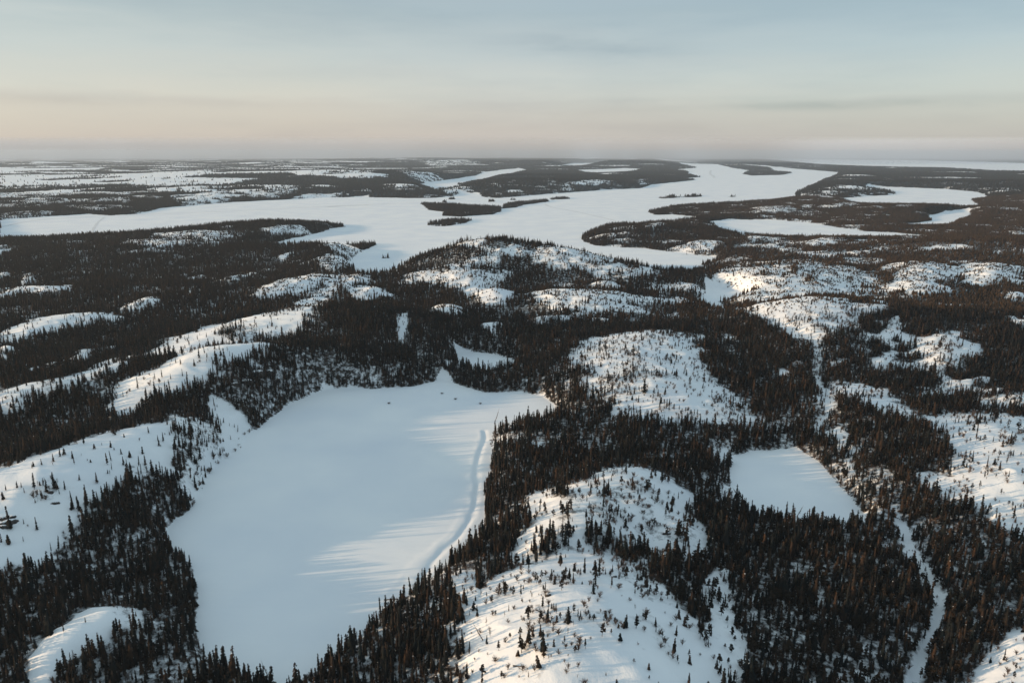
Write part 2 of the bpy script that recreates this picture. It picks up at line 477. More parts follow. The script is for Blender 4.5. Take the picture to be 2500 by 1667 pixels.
clear(8, [620, 150, 660, 115, 700, 108, 765, 120, 790, 190, 900, 225, 1000, 268, 1060, 322, 1200, 272, 1400, 290, 1700, 320, 1900, 700, 1535, 800, 1380, 740, 1300, 640, 1220, 560, 1190, 470, 1030, 375, 880, 332, 760, 262, 650, 222], 17, .07)
clear(8, [800, 62, 880, 28, 945, 80, 870, 98], 10, .08)
clear(8, [1330, 190, 1420, 165, 1535, 200, 1700, 220, 1700, 300, 1535, 290, 1350, 262], 13, .15)
clear(8, [1100, 118, 1250, 150, 1400, 130, 1380, 165, 1250, 172, 1120, 150], 10, .2)
clear(8, [330, 108, 400, 110, 455, 140, 440, 155, 350, 125], 6, .03)
clear(8, [590, 400, 680, 392, 710, 440, 700, 470, 640, 450], 4, .06)
clear(8, [700, 480, 770, 490, 760, 525, 715, 515], 2, .06)
clear(8, [690, 545, 725, 535, 745, 590, 740, 625, 710, 610], 1, .04, False)
clear(8, [70, 432, 170, 440, 165, 500, 100, 540, 60, 480], 2, .35, False)
clear(8, [170, 400, 300, 360, 430, 350, 450, 395, 300, 410], 2, .5, False)
clear(8, [90, 600, 155, 640, 150, 700, 95, 660], 2, .3, False)
clear(8, [1030, 622, 1130, 640, 1300, 680, 1390, 745, 1250, 760, 1110, 700, 1040, 660], 5, .25)
clear(8, [1360, 1568, 1380, 1440, 1450, 1330, 1535, 1285, 1800, 1250, 1900, 1568, 1700, 1800, 1400, 1750], 12, .06)
clear(8, [0, 838, 45, 878, 40, 945, 0, 965], 6, .05)
# river bed through the right-hand forest

clear(8, [905, 785, 940, 785, 985, 880, 1025, 950, 1070, 1030, 1125, 1095, 1170, 1190, 1150, 1310, 1100, 1400, 1060, 1568, 1080, 1800, 960, 1800, 960, 1568, 1010, 1450, 1060, 1380, 1090, 1290, 1110, 1200, 1050, 1110, 1030, 1050, 960, 970, 935, 880], 0.3, .45, False)

clear(4, [1060, 250, 1180, 262, 1290, 305, 1230, 375, 1150, 430, 1080, 450, 1120, 380, 1050, 300], 2.4, .05, False)
clear(4, [1090, 440, 1210, 395, 1080, 510, 1000, 610, 950, 690, 890, 650, 960, 540, 1020, 470], 1, .25, False)
# the big lower hill, its shoulder and its shaded flank
clear(7, [300, 620, 430, 540, 600, 470, 830, 370, 1000, 285, 1130, 250, 1270, 330, 1480, 410, 1640, 570, 1750, 700, 1880, 860, 2000, 1050, 2150, 1250, 2250, 1568, 2300, 2000, 100, 2000, 160, 1568, 180, 1250, 200, 1000, 150, 830], 24, .085)
clear(6, [-120, 1400, -60, 1150, 40, 960, 180, 840, 450, 790, 650, 680, 880, 670, 1055, 770, 1000, 830, 900, 900, 820, 960, 860, 1080, 660, 1160, 450, 1240, 250, 1340, 60, 1440], 19, .16)
clear(0, [1330, 1120, 1420, 1075, 1530, 1080, 1560, 1120, 1500, 1190, 1380, 1230, 1330, 1190], 16, .12)
clear(6, [760, 1000, 920, 925, 1180, 935, 1190, 1080, 1335, 1255, 1270, 1400, 1000, 1400, 860, 1300, 760, 1150], 9, .13)
clear(8, [55, 1060, 90, 1060, 130, 1120, 145, 1250, 195, 1360, 210, 1600, 100, 1700, 60, 1500], 5, .22)
clear(0, [1035, 1330, 1090, 1330, 1100, 1568, 1060, 1568, 1060, 1450], 3, .25, False)
# clumps of trees standing inside the clearings: outline, trees 0..1
CLUMPS = [
    (7, [590, 1050, 640, 880, 850, 900, 870, 1050, 850, 1300, 760, 1350, 650, 1250], 14, .42),
    (7, [540, 1568, 640, 1300, 780, 1330, 830, 1500, 700, 1700, 560, 1700], 14, .38),
    (7, [960, 860, 930, 800, 1000, 650, 1060, 650, 1040, 830], 15, .35),
    (7, [1200, 640, 1400, 580, 1500, 640, 1640, 720, 1640, 830, 1560, 790, 1480, 710, 1230, 690], 15, .45),
    (7, [1050, 1200, 1100, 1130, 1250, 1140, 1400, 1200, 1380, 1280, 1250, 1290, 1060, 1260], 14, .4),
    (7, [1480, 1200, 1700, 1230, 1800, 1360, 1900, 1500, 1750, 1450, 1560, 1370, 1490, 1290], 12, .35),
    (7, [1030, 480, 1060, 400, 1110, 480, 1090, 500], 16, .5), (7, [1200, 500, 1260, 450, 1320, 510, 1250, 520], 16, .5),
    (7, [1080, 280, 1120, 200, 1380, 220, 1500, 290, 1600, 430, 1450, 410, 1300, 320, 1150, 300], 17, .85),
    (7, [240, 640, 560, 500, 830, 400, 1000, 330, 900, 290, 600, 360, 300, 540], 14, .6),
    (7, [900, 230, 1000, 230, 1000, 320, 900, 330], 13, .7), (7, [560, 240, 700, 180, 740, 250, 600, 310], 11, .6),
    (6, [500, 980, 620, 910, 780, 870, 900, 860, 940, 900, 800, 980, 700, 1010, 560, 1030], 14, .6),
    (6, [450, 1060, 520, 1000, 540, 1090, 470, 1110], 13, .7), (6, [170, 1180, 260, 1110, 320, 1180, 240, 1240], 12, .6),
    (6, [840, 1110, 860, 1000, 940, 1030, 940, 1120], 12, .6), (6, [900, 1250, 940, 1160, 1060, 1180, 1040, 1270], 11, .4),
    (1, [1360, 1250, 1400, 1210, 1640, 1210, 1680, 1300, 1500, 1310], 15, .55), (1, [1680, 1150, 1700, 1080, 1900, 1080, 1900, 1130, 1760, 1170], 15, .2),
    (1, [1650, 1020, 1850, 1000, 1880, 1090, 1700, 1070], 14, .2), (1, [1340, 1420, 1380, 1340, 1450, 1320, 1420, 1440], 14, .45),
    (2, [1700, 1500, 1950, 1330, 2050, 1400, 2050, 1500, 1800, 1568], 14, .3),
    (3, [600, 830, 640, 810, 640, 850, 600, 860], 14, .7), (3, [860, 800, 890, 770, 900, 850, 860, 860], 15, .8), (3, [990, 800, 1150, 770, 1140, 815, 1010, 830], 15, .6),
    (3, [1400, 870, 1500, 830, 1540, 870, 1480, 900], 14, .9), (3, [850, 1230, 950, 1200, 960, 1250, 870, 1260], 17, .45), (3, [620, 1080, 700, 1060, 760, 1090, 700, 1110], 16, .5),
    (3, [1180, 1150, 1230, 1090, 1300, 1180, 1220, 1260], 14, .35),
    (8, [700, 185, 760, 190, 770, 240, 710, 225], 14, .7), (8, [880, 230, 1010, 260, 1050, 330, 960, 320], 14, .5), (8, [1340, 540, 1400, 530, 1480, 600, 1440, 620], 15, .6),
    (8, [1280, 350, 1420, 270, 1440, 290, 1330, 350], 15, .8), (8, [1400, 370, 1535, 360, 1535, 410, 1420, 400], 14, .4),
    (4, [870, 410, 900, 370, 1000, 340, 1040, 300, 1110, 320, 1120, 400, 1000, 470, 880, 520], 4, .5),
    (4, [180, 800, 200, 740, 300, 720, 320, 760, 220, 820], 8, .35),
    (4, [560, 1290, 640, 1230, 720, 1220, 640, 1310], 7, .5), (4, [690, 1215, 740, 1175, 900, 1150, 850, 1300, 740, 1260], 5, .8),
    (4, [700, 740, 840, 760, 860, 860, 840, 940, 760, 900], 1, .35),
]
for a in (
        [0, 385, 200, 365, 450, 360, 430, 385, 200, 415, 0, 425], [0, 445, 200, 435, 380, 445, 150, 470, 0, 480], [380, 405, 600, 400, 880, 410, 600, 430],
        [440, 375, 850, 355, 830, 375, 500, 385], [1150, 345, 1450, 330, 1600, 330, 1580, 350, 1300, 385, 1180, 395], [1620, 355, 1700, 300, 1850, 300, 1900, 320, 1750, 350],
        [1850, 350, 2150, 328, 2230, 340, 1900, 352], [2120, 245, 2352, 230, 2352, 250, 2150, 250], [1830, 290, 2110, 290, 2100, 300], [1100, 200, 1350, 170, 1530, 185, 1300, 205, 1090, 228],
        [550, 215, 800, 200, 1080, 210, 900, 225, 560, 228], [0, 275, 150, 265, 400, 262, 200, 280], [180, 300, 300, 295, 300, 305], [750, 300, 1000, 280, 1300, 270, 1200, 290, 900, 305],
        [1000, 315, 1400, 300, 1500, 310, 1100, 325], [850, 440, 1050, 425, 1150, 420, 1000, 445]):
    clear(1, a, 4.5, .32)
for a in (
        [20, 245, 300, 232, 290, 262, 100, 258], [390, 205, 700, 220, 730, 240, 600, 248, 450, 240], [600, 130, 900, 130, 1000, 145, 700, 150], [1050, 85, 1250, 90, 1350, 110, 1100, 100],
        [440, 300, 600, 292, 580, 308], [770, 320, 850, 300, 910, 315, 850, 330], [1140, 315, 1220, 308, 1220, 322], [1590, 200, 1900, 200, 1880, 210], [1960, 250, 2030, 240, 2020, 270],
        [1380, 280, 1480, 262, 1470, 275], [1500, 290, 1700, 262, 1780, 270, 1650, 292], [1030, 295, 1090, 288, 1090, 302]):
    clear(2, a, 4.5, .28)
HILLS = [  # wooded rises: view, x, y, crown height above the lake, radius across, radius in depth
    (2, 1030, 660, 31, 120, 95), (2, 1500, 800, 9, 170, 70), (2, 620, 760, 5, 70, 60), (1, 1850, 500, 12, 260, 120), (1, 1200, 560, 6, 400, 120),
    (2, 60, 660, 8, 110, 60), (2, 1950, 560, 8, 160, 110), (3, 1700, 400, 14, 220, 110), (3, 1100, 300, 14, 160, 90), (3, 1900, 250, 20, 700, 300),
    (0, 360, 880, 14, 75, 45), (4, 300, 590, 4, 45, 28), (4, 600, 470, 5, 45, 28), (4, 880, 350, 5, 40, 28), (4, 0, 720, 3, 50, 28), (2, 250, 1300, 7, 90, 60), (1, 1950, 1430, 16, 75, 50), (2, 150, 1200, 8, 70, 60), (4, -250, 900, 8, 70, 80), (1, 500, 700, 8, 400, 150), (3, 2200, 650, 16, 260, 130), (3, 1400, 1150, 6, 90, 60),
    (3, 2200, 1150, 10, 160, 110), (2, 1700, 120, 30, 900, 500), (2, 1300, 250, 22, 600, 260), (2, 900, 100, 45, 3500, 1800), (1, 600, 330, 7, 900, 300),
    (1, 1700, 300, 8, 800, 260), (1, 1000, 220, 18, 1500, 600), (2, 300, 200, 30, 1200, 500), (0, 900, 760, 6, 80, 60), (1, 1100, 1000, 7, 220, 130),
]

lake = np.zeros(UU.shape, bool)
for p in LAKES:
    r = rast(p)
    if r:
        lake[r[0]] |= r[1]
for p in ISLANDS:
    r = rast(p)
    if r:
        lake[r[0]] &= ~r[1]
near_soft = np.ones_like(UU)

nbig = fbm(XX / 420.0, YY / 300.0, 4, 21)
nmid = fbm(XX / 75.0, YY / 60.0, 4, 31)
base = 4.5 + 4.5 * nbig * sstep(200, 900, YY) + 2.6 * nmid
base += sstep(1500, 9000, YY) * 16 * fbm(XX / 1100.0, YY / 700.0, 4, 41)
RAG = np.where(YY < 620, fbm(XX / 9.0, YY / 9.0, 4, 301, .65), fbm(XX / 26.0, YY / 20.0, 4, 302, .65)).astype(np.float32)
dome = np.zeros_like(UU)
CLN = np.where(YY < 620, fbm(XX / 14.0 + 40, YY / 11.0, 4, 311, .6), fbm(XX / 34.0 + 40, YY / 24.0, 4, 312, .6)).astype(np.float32)
dens = np.ones_like(UU)
openm = np.zeros_like(UU)
for poly, z, d, rise in CL:
    r = rast(poly, z > 2.5)
    if not r:
        continue
    (sj, si), m = r
    area = m.sum()
    if area == 0:
        continue
    rad = int(np.clip(0.20 * math.sqrt(area), 2, 70))
    pd = rad * 4
    j0 = max(0, sj.start - pd); j1 = min(NV, sj.stop + pd); i0 = max(0, si.start - pd); i1 = min(NU, si.stop + pd)
    buf = np.zeros((j1 - j0, i1 - i0), np.float32)
    buf[sj.start - j0:sj.start - j0 + m.shape[0], si.start - i0:si.start - i0 + m.shape[1]] = m
    if rise:
        b = blur(buf, rad)
        b = b / max(b.max(), 1e-3)
        tgt = dome[j0:j1, i0:i1]
        np.maximum(tgt, z * b, out=tgt)
    else:
        b2 = blur(buf, max(2, rad // 2))
        if z < 2.5:
            base[j0:j1, i0:i1] = base[j0:j1, i0:i1] * (1 - .8 * b2) + z * .8 * b2
    e = blur(buf, 1, 2)
    if z > 2.5:      # trees thin out raggedly toward the bare crown
        jj = blur(buf, max(1, rad // 2), 2)
        e = sstep(.14, .42, jj + .46 * RAG[j0:j1, i0:i1])
        knots = sstep(.16, .34, CLN[j0:j1, i0:i1])
        d = np.minimum(.95, d * .9 + .62 * knots * min(1, d * 6))
    dd = dens[j0:j1, i0:i1]
    dens[j0:j1, i0:i1] = np.minimum(dd, 1 - e * (1 - d))
    oo = openm[j0:j1, i0:i1]
    np.maximum(oo, e, out=oo)
for c, pts, z, d in CLUMPS:
    r = rast(W(c, pts, z))
    if r:
        sub = dens[r[0]]
        e = blur(r[1], 1, 2)
        dens[r[0]] = np.maximum(sub, e * d)
GUARD = [(8, [440, 40, 545, 60, 530, 260, 560, 380, 520, 450, 400, 340, 430, 150]), (8, [560, 60, 600, 100, 640, 240, 760, 290, 880, 350, 1020, 400, 1170, 490, 1200, 600, 1000, 620, 760, 560, 720, 420, 640, 360, 600, 240]),
         (3, [930, 1400, 1130, 1300, 1300, 1290, 1340, 1400, 1120, 1460, 1110, 1568, 900, 1568]), (3, [480, 1110, 560, 1090, 700, 1200, 850, 1330, 1040, 1400, 1000, 1480, 700, 1480, 560, 1300, 440, 1150]),
         (2, [0, 1050, 100, 950, 160, 1060, 400, 1180, 440, 1400, 200, 1480, 0, 1450]), (2, [560, 1180, 800, 1180, 1000, 1280, 780, 1320, 600, 1440, 540, 1330]), (8, [150, 860, 600, 900, 900, 900, 1000, 1100, 1050, 1300, 900, 1500, 400, 1500, 220, 1200])]
# further small knolls of open snow where the country is patchy
far_left = sstep(.02, -.25, UU) * sstep(2100, 2500, YY)
far_all = sstep(2400, 4200, YY)
pat = np.where(YY < 3000, fbm(XX / 190.0 + 3, YY / 130.0, 4, 55, .6), fbm(XX / 330.0 + 3, YY / 210.0, 3, 56, .5))
thr = .62 - .40 * far_left - .12 * far_all - .10 * sstep(700, 1500, YY)
extra = sstep(0, .10, pat - thr) * (~lake)
mid = sstep(260, 420, YY) * (1 - far_all)
patch = fbm(XX / 52.0, YY / 36.0, 4, 66, .62)
lim = .42 - .26 * sstep(-.08, .12, UU) + .06 * sstep(.45, .62, UU) - .04 * sstep(500, 1000, YY)
small = sstep(0, .10, patch - lim) * mid * .85
extra = np.maximum(extra, small * (~lake))
for c, pts in GUARD:
    r = rast(W(c, pts, 4))
    if r:
        extra[r[0]] *= 1 - blur(r[1], 3)
        dens[r[0]] = np.maximum(dens[r[0]], blur(r[1], 2) * .92)
dens *= 1 - .88 * extra
RIVER = [W(8, [548, 95, 582, 100, 575, 170, 608, 260, 634, 300, 624, 355, 584, 405, 574, 445, 540, 435, 552, 385, 598, 340, 602, 300, 570, 255, 543, 170], 0),
         W(3, [475, 1095, 505, 1098, 640, 1192, 760, 1256, 870, 1328, 930, 1425, 898, 1425, 845, 1348, 738, 1280, 608, 1210], 0),
         W(8, [395, -25, 468, 0, 555, 55, 582, 100, 548, 95, 525, 68, 445, 20, 385, -12], 0),
         W(8, [910, 785, 938, 785, 980, 880, 1018, 955, 1066, 1040, 1118, 1105, 1155, 1190, 1136, 1305, 1090, 1395, 1042, 1568, 1050, 1800, 985, 1800, 985, 1568, 1030, 1450, 1068, 1380, 1096, 1290, 1112, 1200, 1058, 1115, 1030, 1055, 965, 970, 938, 880], 0)]
for p in RIVER:
    r = rast(p)
    if r:
        e = blur(r[1], 1, 1)
        dens[r[0]] *= 1 - e * np.clip(.86 + .5 * fbm(XX[r[0]] / 8., YY[r[0]] / 8., 3, 91), .3, 1)
        openm[r[0]] = np.maximum(openm[r[0]], e)
        base[r[0]] *= 1 - .8 * e
openm = np.maximum(openm, extra)
height = base + .62 * dome + 5.0 * extra * sstep(1200, 4000, YY)
for c, x, y, z, ra, rb in HILLS:
    hx, hy = W(c, [x, y], z)[0]
    height += z * np.exp(-((XX - hx) / ra) ** 2 - ((YY - hy) / rb) ** 2)
# a wooded rise outside the left edge of the picture, over the near lake
height += 10 * np.exp(-((XX + 330) / 70) ** 2 - ((YY - 420) / 90) ** 2)
height -= 7 * np.exp(-((XX + 175) / 75) ** 2 - ((YY - 240) / 22) ** 2)
height -= 4 * np.exp(-((XX - 98) / 28) ** 2 - ((YY - 310) / 40) ** 2)
height = blur(height, 3)
lb = blur(lake, 7)
shore = sstep(0.0, .46, .5 - lb)
lb2 = blur(lake, 22)
shore2 = .45 + .55 * sstep(0, .5, .55 - lb2)
rough = fbm(XX / 11.0, YY / 9.0, 3, 77)
ridge = 1 - np.abs(fbm(XX / 26.0, YY / 20.0, 3, 88)) * 2
height = height * shore * shore2 + (.30 * rough + .9 * ridge * openm) * shore * sstep(900, 500, YY)
height += ((2.2 * ridge + .9 * rough) * openm + .9 * rough * (1 - openm)) * shore * sstep(500, 900, YY)
height = np.where(lake & (lb > .5), 0, np.maximum(height, 0.0)).astype(np.float32)
# wind-drifted snow on the ice, and the ploughed pressure ridge along the right-hand shore
drift = .09 * fbm(XX / 30.0, YY / 6.0, 3, 99) + .025 * fbm(XX / 5.0, YY / 1.6, 2, 101)
height += np.where(lake, drift * sstep(3000, 1200, YY), 0)


def groove(line, w, depth, bank):
    P = np.array(line)
    mnx, mxx = P[:, 0].min() - 25, P[:, 0].max() + 25
    mny, mxy = P[:, 1].min() - 25, P[:, 1].max() + 25
    j0 = int((math.log(mny) - V0) / DU); j1 = int((math.log(mxy) - V0) / DU)
    X = XX[j0:j1]; Y = YY[j0:j1]
    sel = (X > mnx) & (X < mxx)
    best = np.full(X.shape, 1e9, np.float32)
    sgn = np.zeros(X.shape, np.float32)
    for k in range(len(P) - 1):
        a, b = P[k], P[k + 1]
        dx, dy = b - a
        l2 = dx * dx + dy * dy
        t = np.clip(((X - a[0]) * dx + (Y - a[1]) * dy) / l2, 0, 1)
        ex = X - (a[0] + t * dx); ey = Y - (a[1] + t * dy)
        d = np.hypot(ex, ey)
        up = d < best
        best = np.where(up, d, best)
        sgn = np.where(up, ex, sgn)
    wob = 1 + .5 * fbm(X / 9.0, Y / 9.0, 3, 5)
    dd = best * wob
    height[j0:j1] += np.where(sel, -depth * np.exp(-(dd / w) ** 2) + bank * np.exp(-((dd - 2.1 * w) / (1.1 * w)) ** 2) * np.where(sgn < 0, 1.1, .5), 0)


def smooth_line(p, n=6):
    p = np.array(p)
    out = []
    for i in range(len(p) - 1):
        p0 = p[max(i - 1, 0)]; p1 = p[i]; p2 = p[i + 1]; p3 = p[min(i + 2, len(p) - 1)]
        for k in range(n):
            t = k / n
            out.append(.5 * ((2 * p1) + (-p0 + p2) * t + (2 * p0 - 5 * p1 + 4 * p2 - p3) * t * t + (-p0 + 3 * p1 - 3 * p2 + p3) * t ** 3))
    out.append(p[-1])
    return out


groove(smooth_line(W(5, [985, 310, 990, 350, 970, 400, 955, 450, 945, 510, 950, 570, 945, 630, 935, 690, 915, 750, 880, 805, 835, 860, 780, 905, 730, 960, 700, 1010, 670, 1040])), 1.3, .36, .09)
groove(smooth_line(W(5, [900, 690, 890, 740, 850, 810, 800, 860, 740, 915, 690, 965, 650, 1010, 600, 1050, 540, 1110])), 1.2, .03, .07)

forest = dens * (~lake)
edge = blur(lake.astype(np.float32), 2, 2)


def samp(field, x, y):
    u = (x / y - U0) / DU
    v = (np.log(y) - V0) / DU
    u = np.clip(u, 0, NU - 1.001); v = np.clip(v, 0, NV - 1.001)
    i = u.astype(int); j = v.astype(int)
    fu = u - i; fv = v - j
    return (field[j, i] * (1 - fu) * (1 - fv) + field[j, i + 1] * fu * (1 - fv) + field[j + 1, i] * (1 - fu) * fv + field[j + 1, i + 1] * fu * fv)


# ------------------------------------------------------------------ materials
def principled(name):
    m = bpy.data.materials.new(name)
    m.use_nodes = True
    t = m.node_tree
    b = t.nodes["Principled BSDF"]
    return m, t, b


def snow_ground_mat():
    m, t, b = principled("snow_ground")
    L = t.links.new
    at = N(t, "ShaderNodeAttribute", attribute_name="forest")
    geo = N(t, "ShaderNodeNewGeometry")
    n1 = N(t, "ShaderNodeTexNoise", i_Scale=0.35, i_Detail=6.0, i_Roughness=.65)
    L(geo.outputs["Position"], n1.inputs["Vector"])
    n2 = N(t, "ShaderNodeTexNoise", i_Scale=0.02, i_Detail=4.0)
    L(geo.outputs["Position"], n2.inputs["Vector"])
    sc = ramp(t, [(0.3, (.77, .785, .81)), (0.7, (.88, .873, .86))])
    L(n2.outputs["Fac"], sc.inputs[0])
    # brush, litter and undergrowth on the forest floor, with the trees' shade painted in
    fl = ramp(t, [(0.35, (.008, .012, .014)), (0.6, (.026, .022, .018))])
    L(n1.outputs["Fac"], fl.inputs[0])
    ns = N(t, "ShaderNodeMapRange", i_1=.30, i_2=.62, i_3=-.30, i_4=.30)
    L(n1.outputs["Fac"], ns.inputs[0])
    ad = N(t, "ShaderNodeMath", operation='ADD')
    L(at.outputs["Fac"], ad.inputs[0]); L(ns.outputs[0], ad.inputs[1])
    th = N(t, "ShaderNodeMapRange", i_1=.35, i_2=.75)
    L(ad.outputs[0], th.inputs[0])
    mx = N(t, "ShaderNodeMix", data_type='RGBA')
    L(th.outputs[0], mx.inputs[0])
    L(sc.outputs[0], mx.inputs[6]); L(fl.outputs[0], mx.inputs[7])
    L(mx.outputs[2], b.inputs["Base Color"])
    b.inputs["Roughness"].default_value = .85
    b.inputs["Specular IOR Level"].default_value = .15
    bp = N(t, "ShaderNodeBump", i_Strength=.35, i_Distance=.35)
    n3 = N(t, "ShaderNodeTexNoise", i_Scale=.9, i_Detail=5.0, i_Roughness=.6)
    L(geo.outputs["Position"], n3.inputs["Vector"])
    mm = N(t, "ShaderNodeMath", operation='MULTIPLY')
    rg = N(t, "ShaderNodeAttribute", attribute_name="rugged")
    L(n3.outputs["Fac"], mm.inputs[0]); L(rg.outputs["Fac"], mm.inputs[1])
    L(mm.outputs[0], bp.inputs["Height"])
    L(bp.outputs[0], b.inputs["Normal"])
    return m


def leaf_mat(name, c0, c1, c2):
    m, t, b = principled(name)
    L = t.links.new
    geo = N(t, "ShaderNodeNewGeometry")
    oi = N(t, "ShaderNodeObjectInfo")
    n1 = N(t, "ShaderNodeTexNoise", i_Scale=0.5, i_Detail=3.0)
    L(geo.outputs["Position"], n1.inputs["Vector"])
    ad = N(t, "ShaderNodeMath", operation='MULTIPLY_ADD', i_1=.45)
    L(oi.outputs["Random"], ad.inputs[0]); L(n1.outputs["Fac"], ad.inputs[2])
    mr = N(t, "ShaderNodeMapRange", i_1=.35, i_2=1.05)
    L(ad.outputs[0], mr.inputs[0])
    r = ramp(t, [(0.0, c0), (0.55, c1), (1.0, c2)])
    L(mr.outputs[0], r.inputs[0])
    L(r.outputs[0], b.inputs["Base Color"])
    b.inputs["Roughness"].default_value = .9
    b.inputs["Specular IOR Level"].default_value = .1
    return m


def flat_mat(name, c0, c1, scale=1.5, rough=.9):
    m, t, b = principled(name)
    L = t.links.new
    geo = N(t, "ShaderNodeNewGeometry")
    n1 = N(t, "ShaderNodeTexNoise", i_Scale=scale, i_Detail=4.0)
    L(geo.outputs["Position"], n1.inputs["Vector"])
    r = ramp(t, [(0.35, c0), (0.65, c1)])
    L(n1.outputs["Fac"], r.inputs[0])
    L(r.outputs[0], b.inputs["Base Color"])
    b.inputs["Roughness"].default_value = rough
    b.inputs["Specular IOR Level"].default_value = .15
    return m


M_SNOW = snow_ground_mat()
M_SPRUCE = leaf_mat("spruce_needles", (.004, .010, .012), (.013, .013, .012), (.055, .031, .019))  # teal of the shade and red of sunlit crowns mixed into the needles
M_PINE = leaf_mat("pine_needles", (.007, .009, .008), (.022, .017, .012), (.054, .035, .022))
M_MID = leaf_mat("sun_tinted_spruce_needles", (.010, .010, .010), (.030, .020, .014), (.062, .037, .022))  # spruce copy with warm sunlight put into its colour
M_FAR = leaf_mat("far_needles", (.005, .011, .014), (.010, .013, .014), (.028, .022, .018))
M_BARK = flat_mat("bark", (.025, .02, .017), (.06, .045, .037), 4)
M_TWIG = flat_mat("bare_twigs", (.060, .043, .035), (.13, .092, .072), 2)
M_DEAD = flat_mat("dead_wood", (.07, .055, .045), (.14, .11, .09), 4)
M_ROCK = flat_mat("dark_rock", (.03, .028, .028), (.09, .08, .075), .8)
M_CAP = flat_mat("snow_clump", (.80, .81, .83), (.86, .86, .86), .8)
M_TRAIL = flat_mat("packed_snow", (.66, .66, .67), (.74, .735, .73), .05)


# ------------------------------------------------------------------ terrain sheets
def terrain():
    us = [U0]
    cols = np.concatenate([np.arange(-1.3, -.84, .006), np.arange(-.84, .84, .0022), np.arange(.84, 1.15, .006)])
    ys = [96.0]
    while ys[-1] < 59500:
        y = ys[-1]
        f = .0024 if y < 650 else (.0024 + (y - 650) / 6000 * .004 if y < 6650 else .0064 + min((y - 6650) / 20000 * .01, .01))
        ys.append(y * (1 + f))
    ys = np.array(ys)
    C, R = np.meshgrid(cols, ys)
    X = C * R
    Z = samp(height, X, R)
    n, m = R.shape
    V = np.stack([X, R, Z], -1).reshape(-1, 3)
    idx = np.arange(n * m).reshape(n, m)
    F = np.stack([idx[:-1, :-1], idx[:-1, 1:], idx[1:, 1:], idx[1:, :-1]], -1).reshape(-1, 4)
    me = mesh_np("snowy_ground", V, F, np.full(len(F), 4), [M_SNOW])
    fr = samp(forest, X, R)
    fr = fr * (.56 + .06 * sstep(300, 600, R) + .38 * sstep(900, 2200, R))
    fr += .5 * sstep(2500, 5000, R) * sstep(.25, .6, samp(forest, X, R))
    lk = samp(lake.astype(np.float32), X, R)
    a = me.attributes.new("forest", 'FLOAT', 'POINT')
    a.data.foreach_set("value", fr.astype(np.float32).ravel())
    a = me.attributes.new("rugged", 'FLOAT', 'POINT')
    a.data.foreach_set("value", (1 - .85 * lk).astype(np.float32).ravel())
    o = link("snowy_ground", me)
    tag(o, kind="structure")
    # the rest of the country around and behind, to the horizon on every side
    bm_v = []; bm_f = []
    rr = [1, 30, 96, 400, 2000, 10000, 60000]
    A0 = math.atan2(1, U1) ; A1 = math.atan2(1, U0)      # directions of the fan's sides
    angs = np.linspace(A1, A0 + 2 * math.pi, 40)
    for r in rr:
        for a_ in angs:
            bm_v.append((r * math.cos(a_) * 1.0, r * math.sin(a_), -.5 if r > 20 else -.5))
    k = len(angs)
    for i in range(len(rr) - 1):
        for j in range(k - 1):
            bm_f.append((i * k + j, (i + 1) * k + j, (i + 1) * k + j + 1, i * k + j + 1))
    b = len(bm_v)
    bm_v += [(-150, 0, -.5), (150, 0, -.5), (1.16 * 99, 99, -.5), (-1.31 * 99, 99, -.5)]
    bm_f.append((b, b + 1, b + 2, b + 3))
    me2 = bpy.data.meshes.new("outer_ground")
    me2.from_pydata(bm_v, [], bm_f)
    me2.materials.append(M_SNOW)
    o2 = link("outer_ground", me2)
    tag(o2, kind="structure")


terrain()


def trail(line, width, z=.12):
    P = np.array(smooth_line(line, 10))
    V = []; F = []
    for i, p in enumerate(P):
        d = P[min(i + 1, len(P) - 1)] - P[max(i - 1, 0)]
        d = d / np.linalg.norm(d)
        nrm = np.array([-d[1], d[0]])
        w = width * (.8 + .4 * random.random())
        V.append((p[0] + nrm[0] * w / 2, p[1] + nrm[1] * w / 2, z)); V.append((p[0] - nrm[0] * w / 2, p[1] - nrm[1] * w / 2, z))
    for i in range(len(P) - 1):
        F.append((2 * i, 2 * i + 1, 2 * i + 3, 2 * i + 2))
    me = bpy.data.meshes.new("snow_trail")
    me.from_pydata(V, [], F)
    me.materials.append(M_TRAIL)
    tag(link("snow_trail", me), kind="structure")


trail(W(1, [0, 536, 250, 490, 700, 462, 1100, 448, 1500, 432, 2000, 408, 2352, 395]), 9)
trail(W(2, [0, 405, 250, 392, 580, 378]), 8)
trail(W(1, [585, 575, 600, 540, 630, 500, 668, 472]), 5)
trail(W(2, [1385, 388, 1430, 408, 1550, 430, 1700, 462, 1840, 495]), 6)
trail(W(3, [355, 172, 350, 195, 372, 212, 376, 222]), 14, .3)


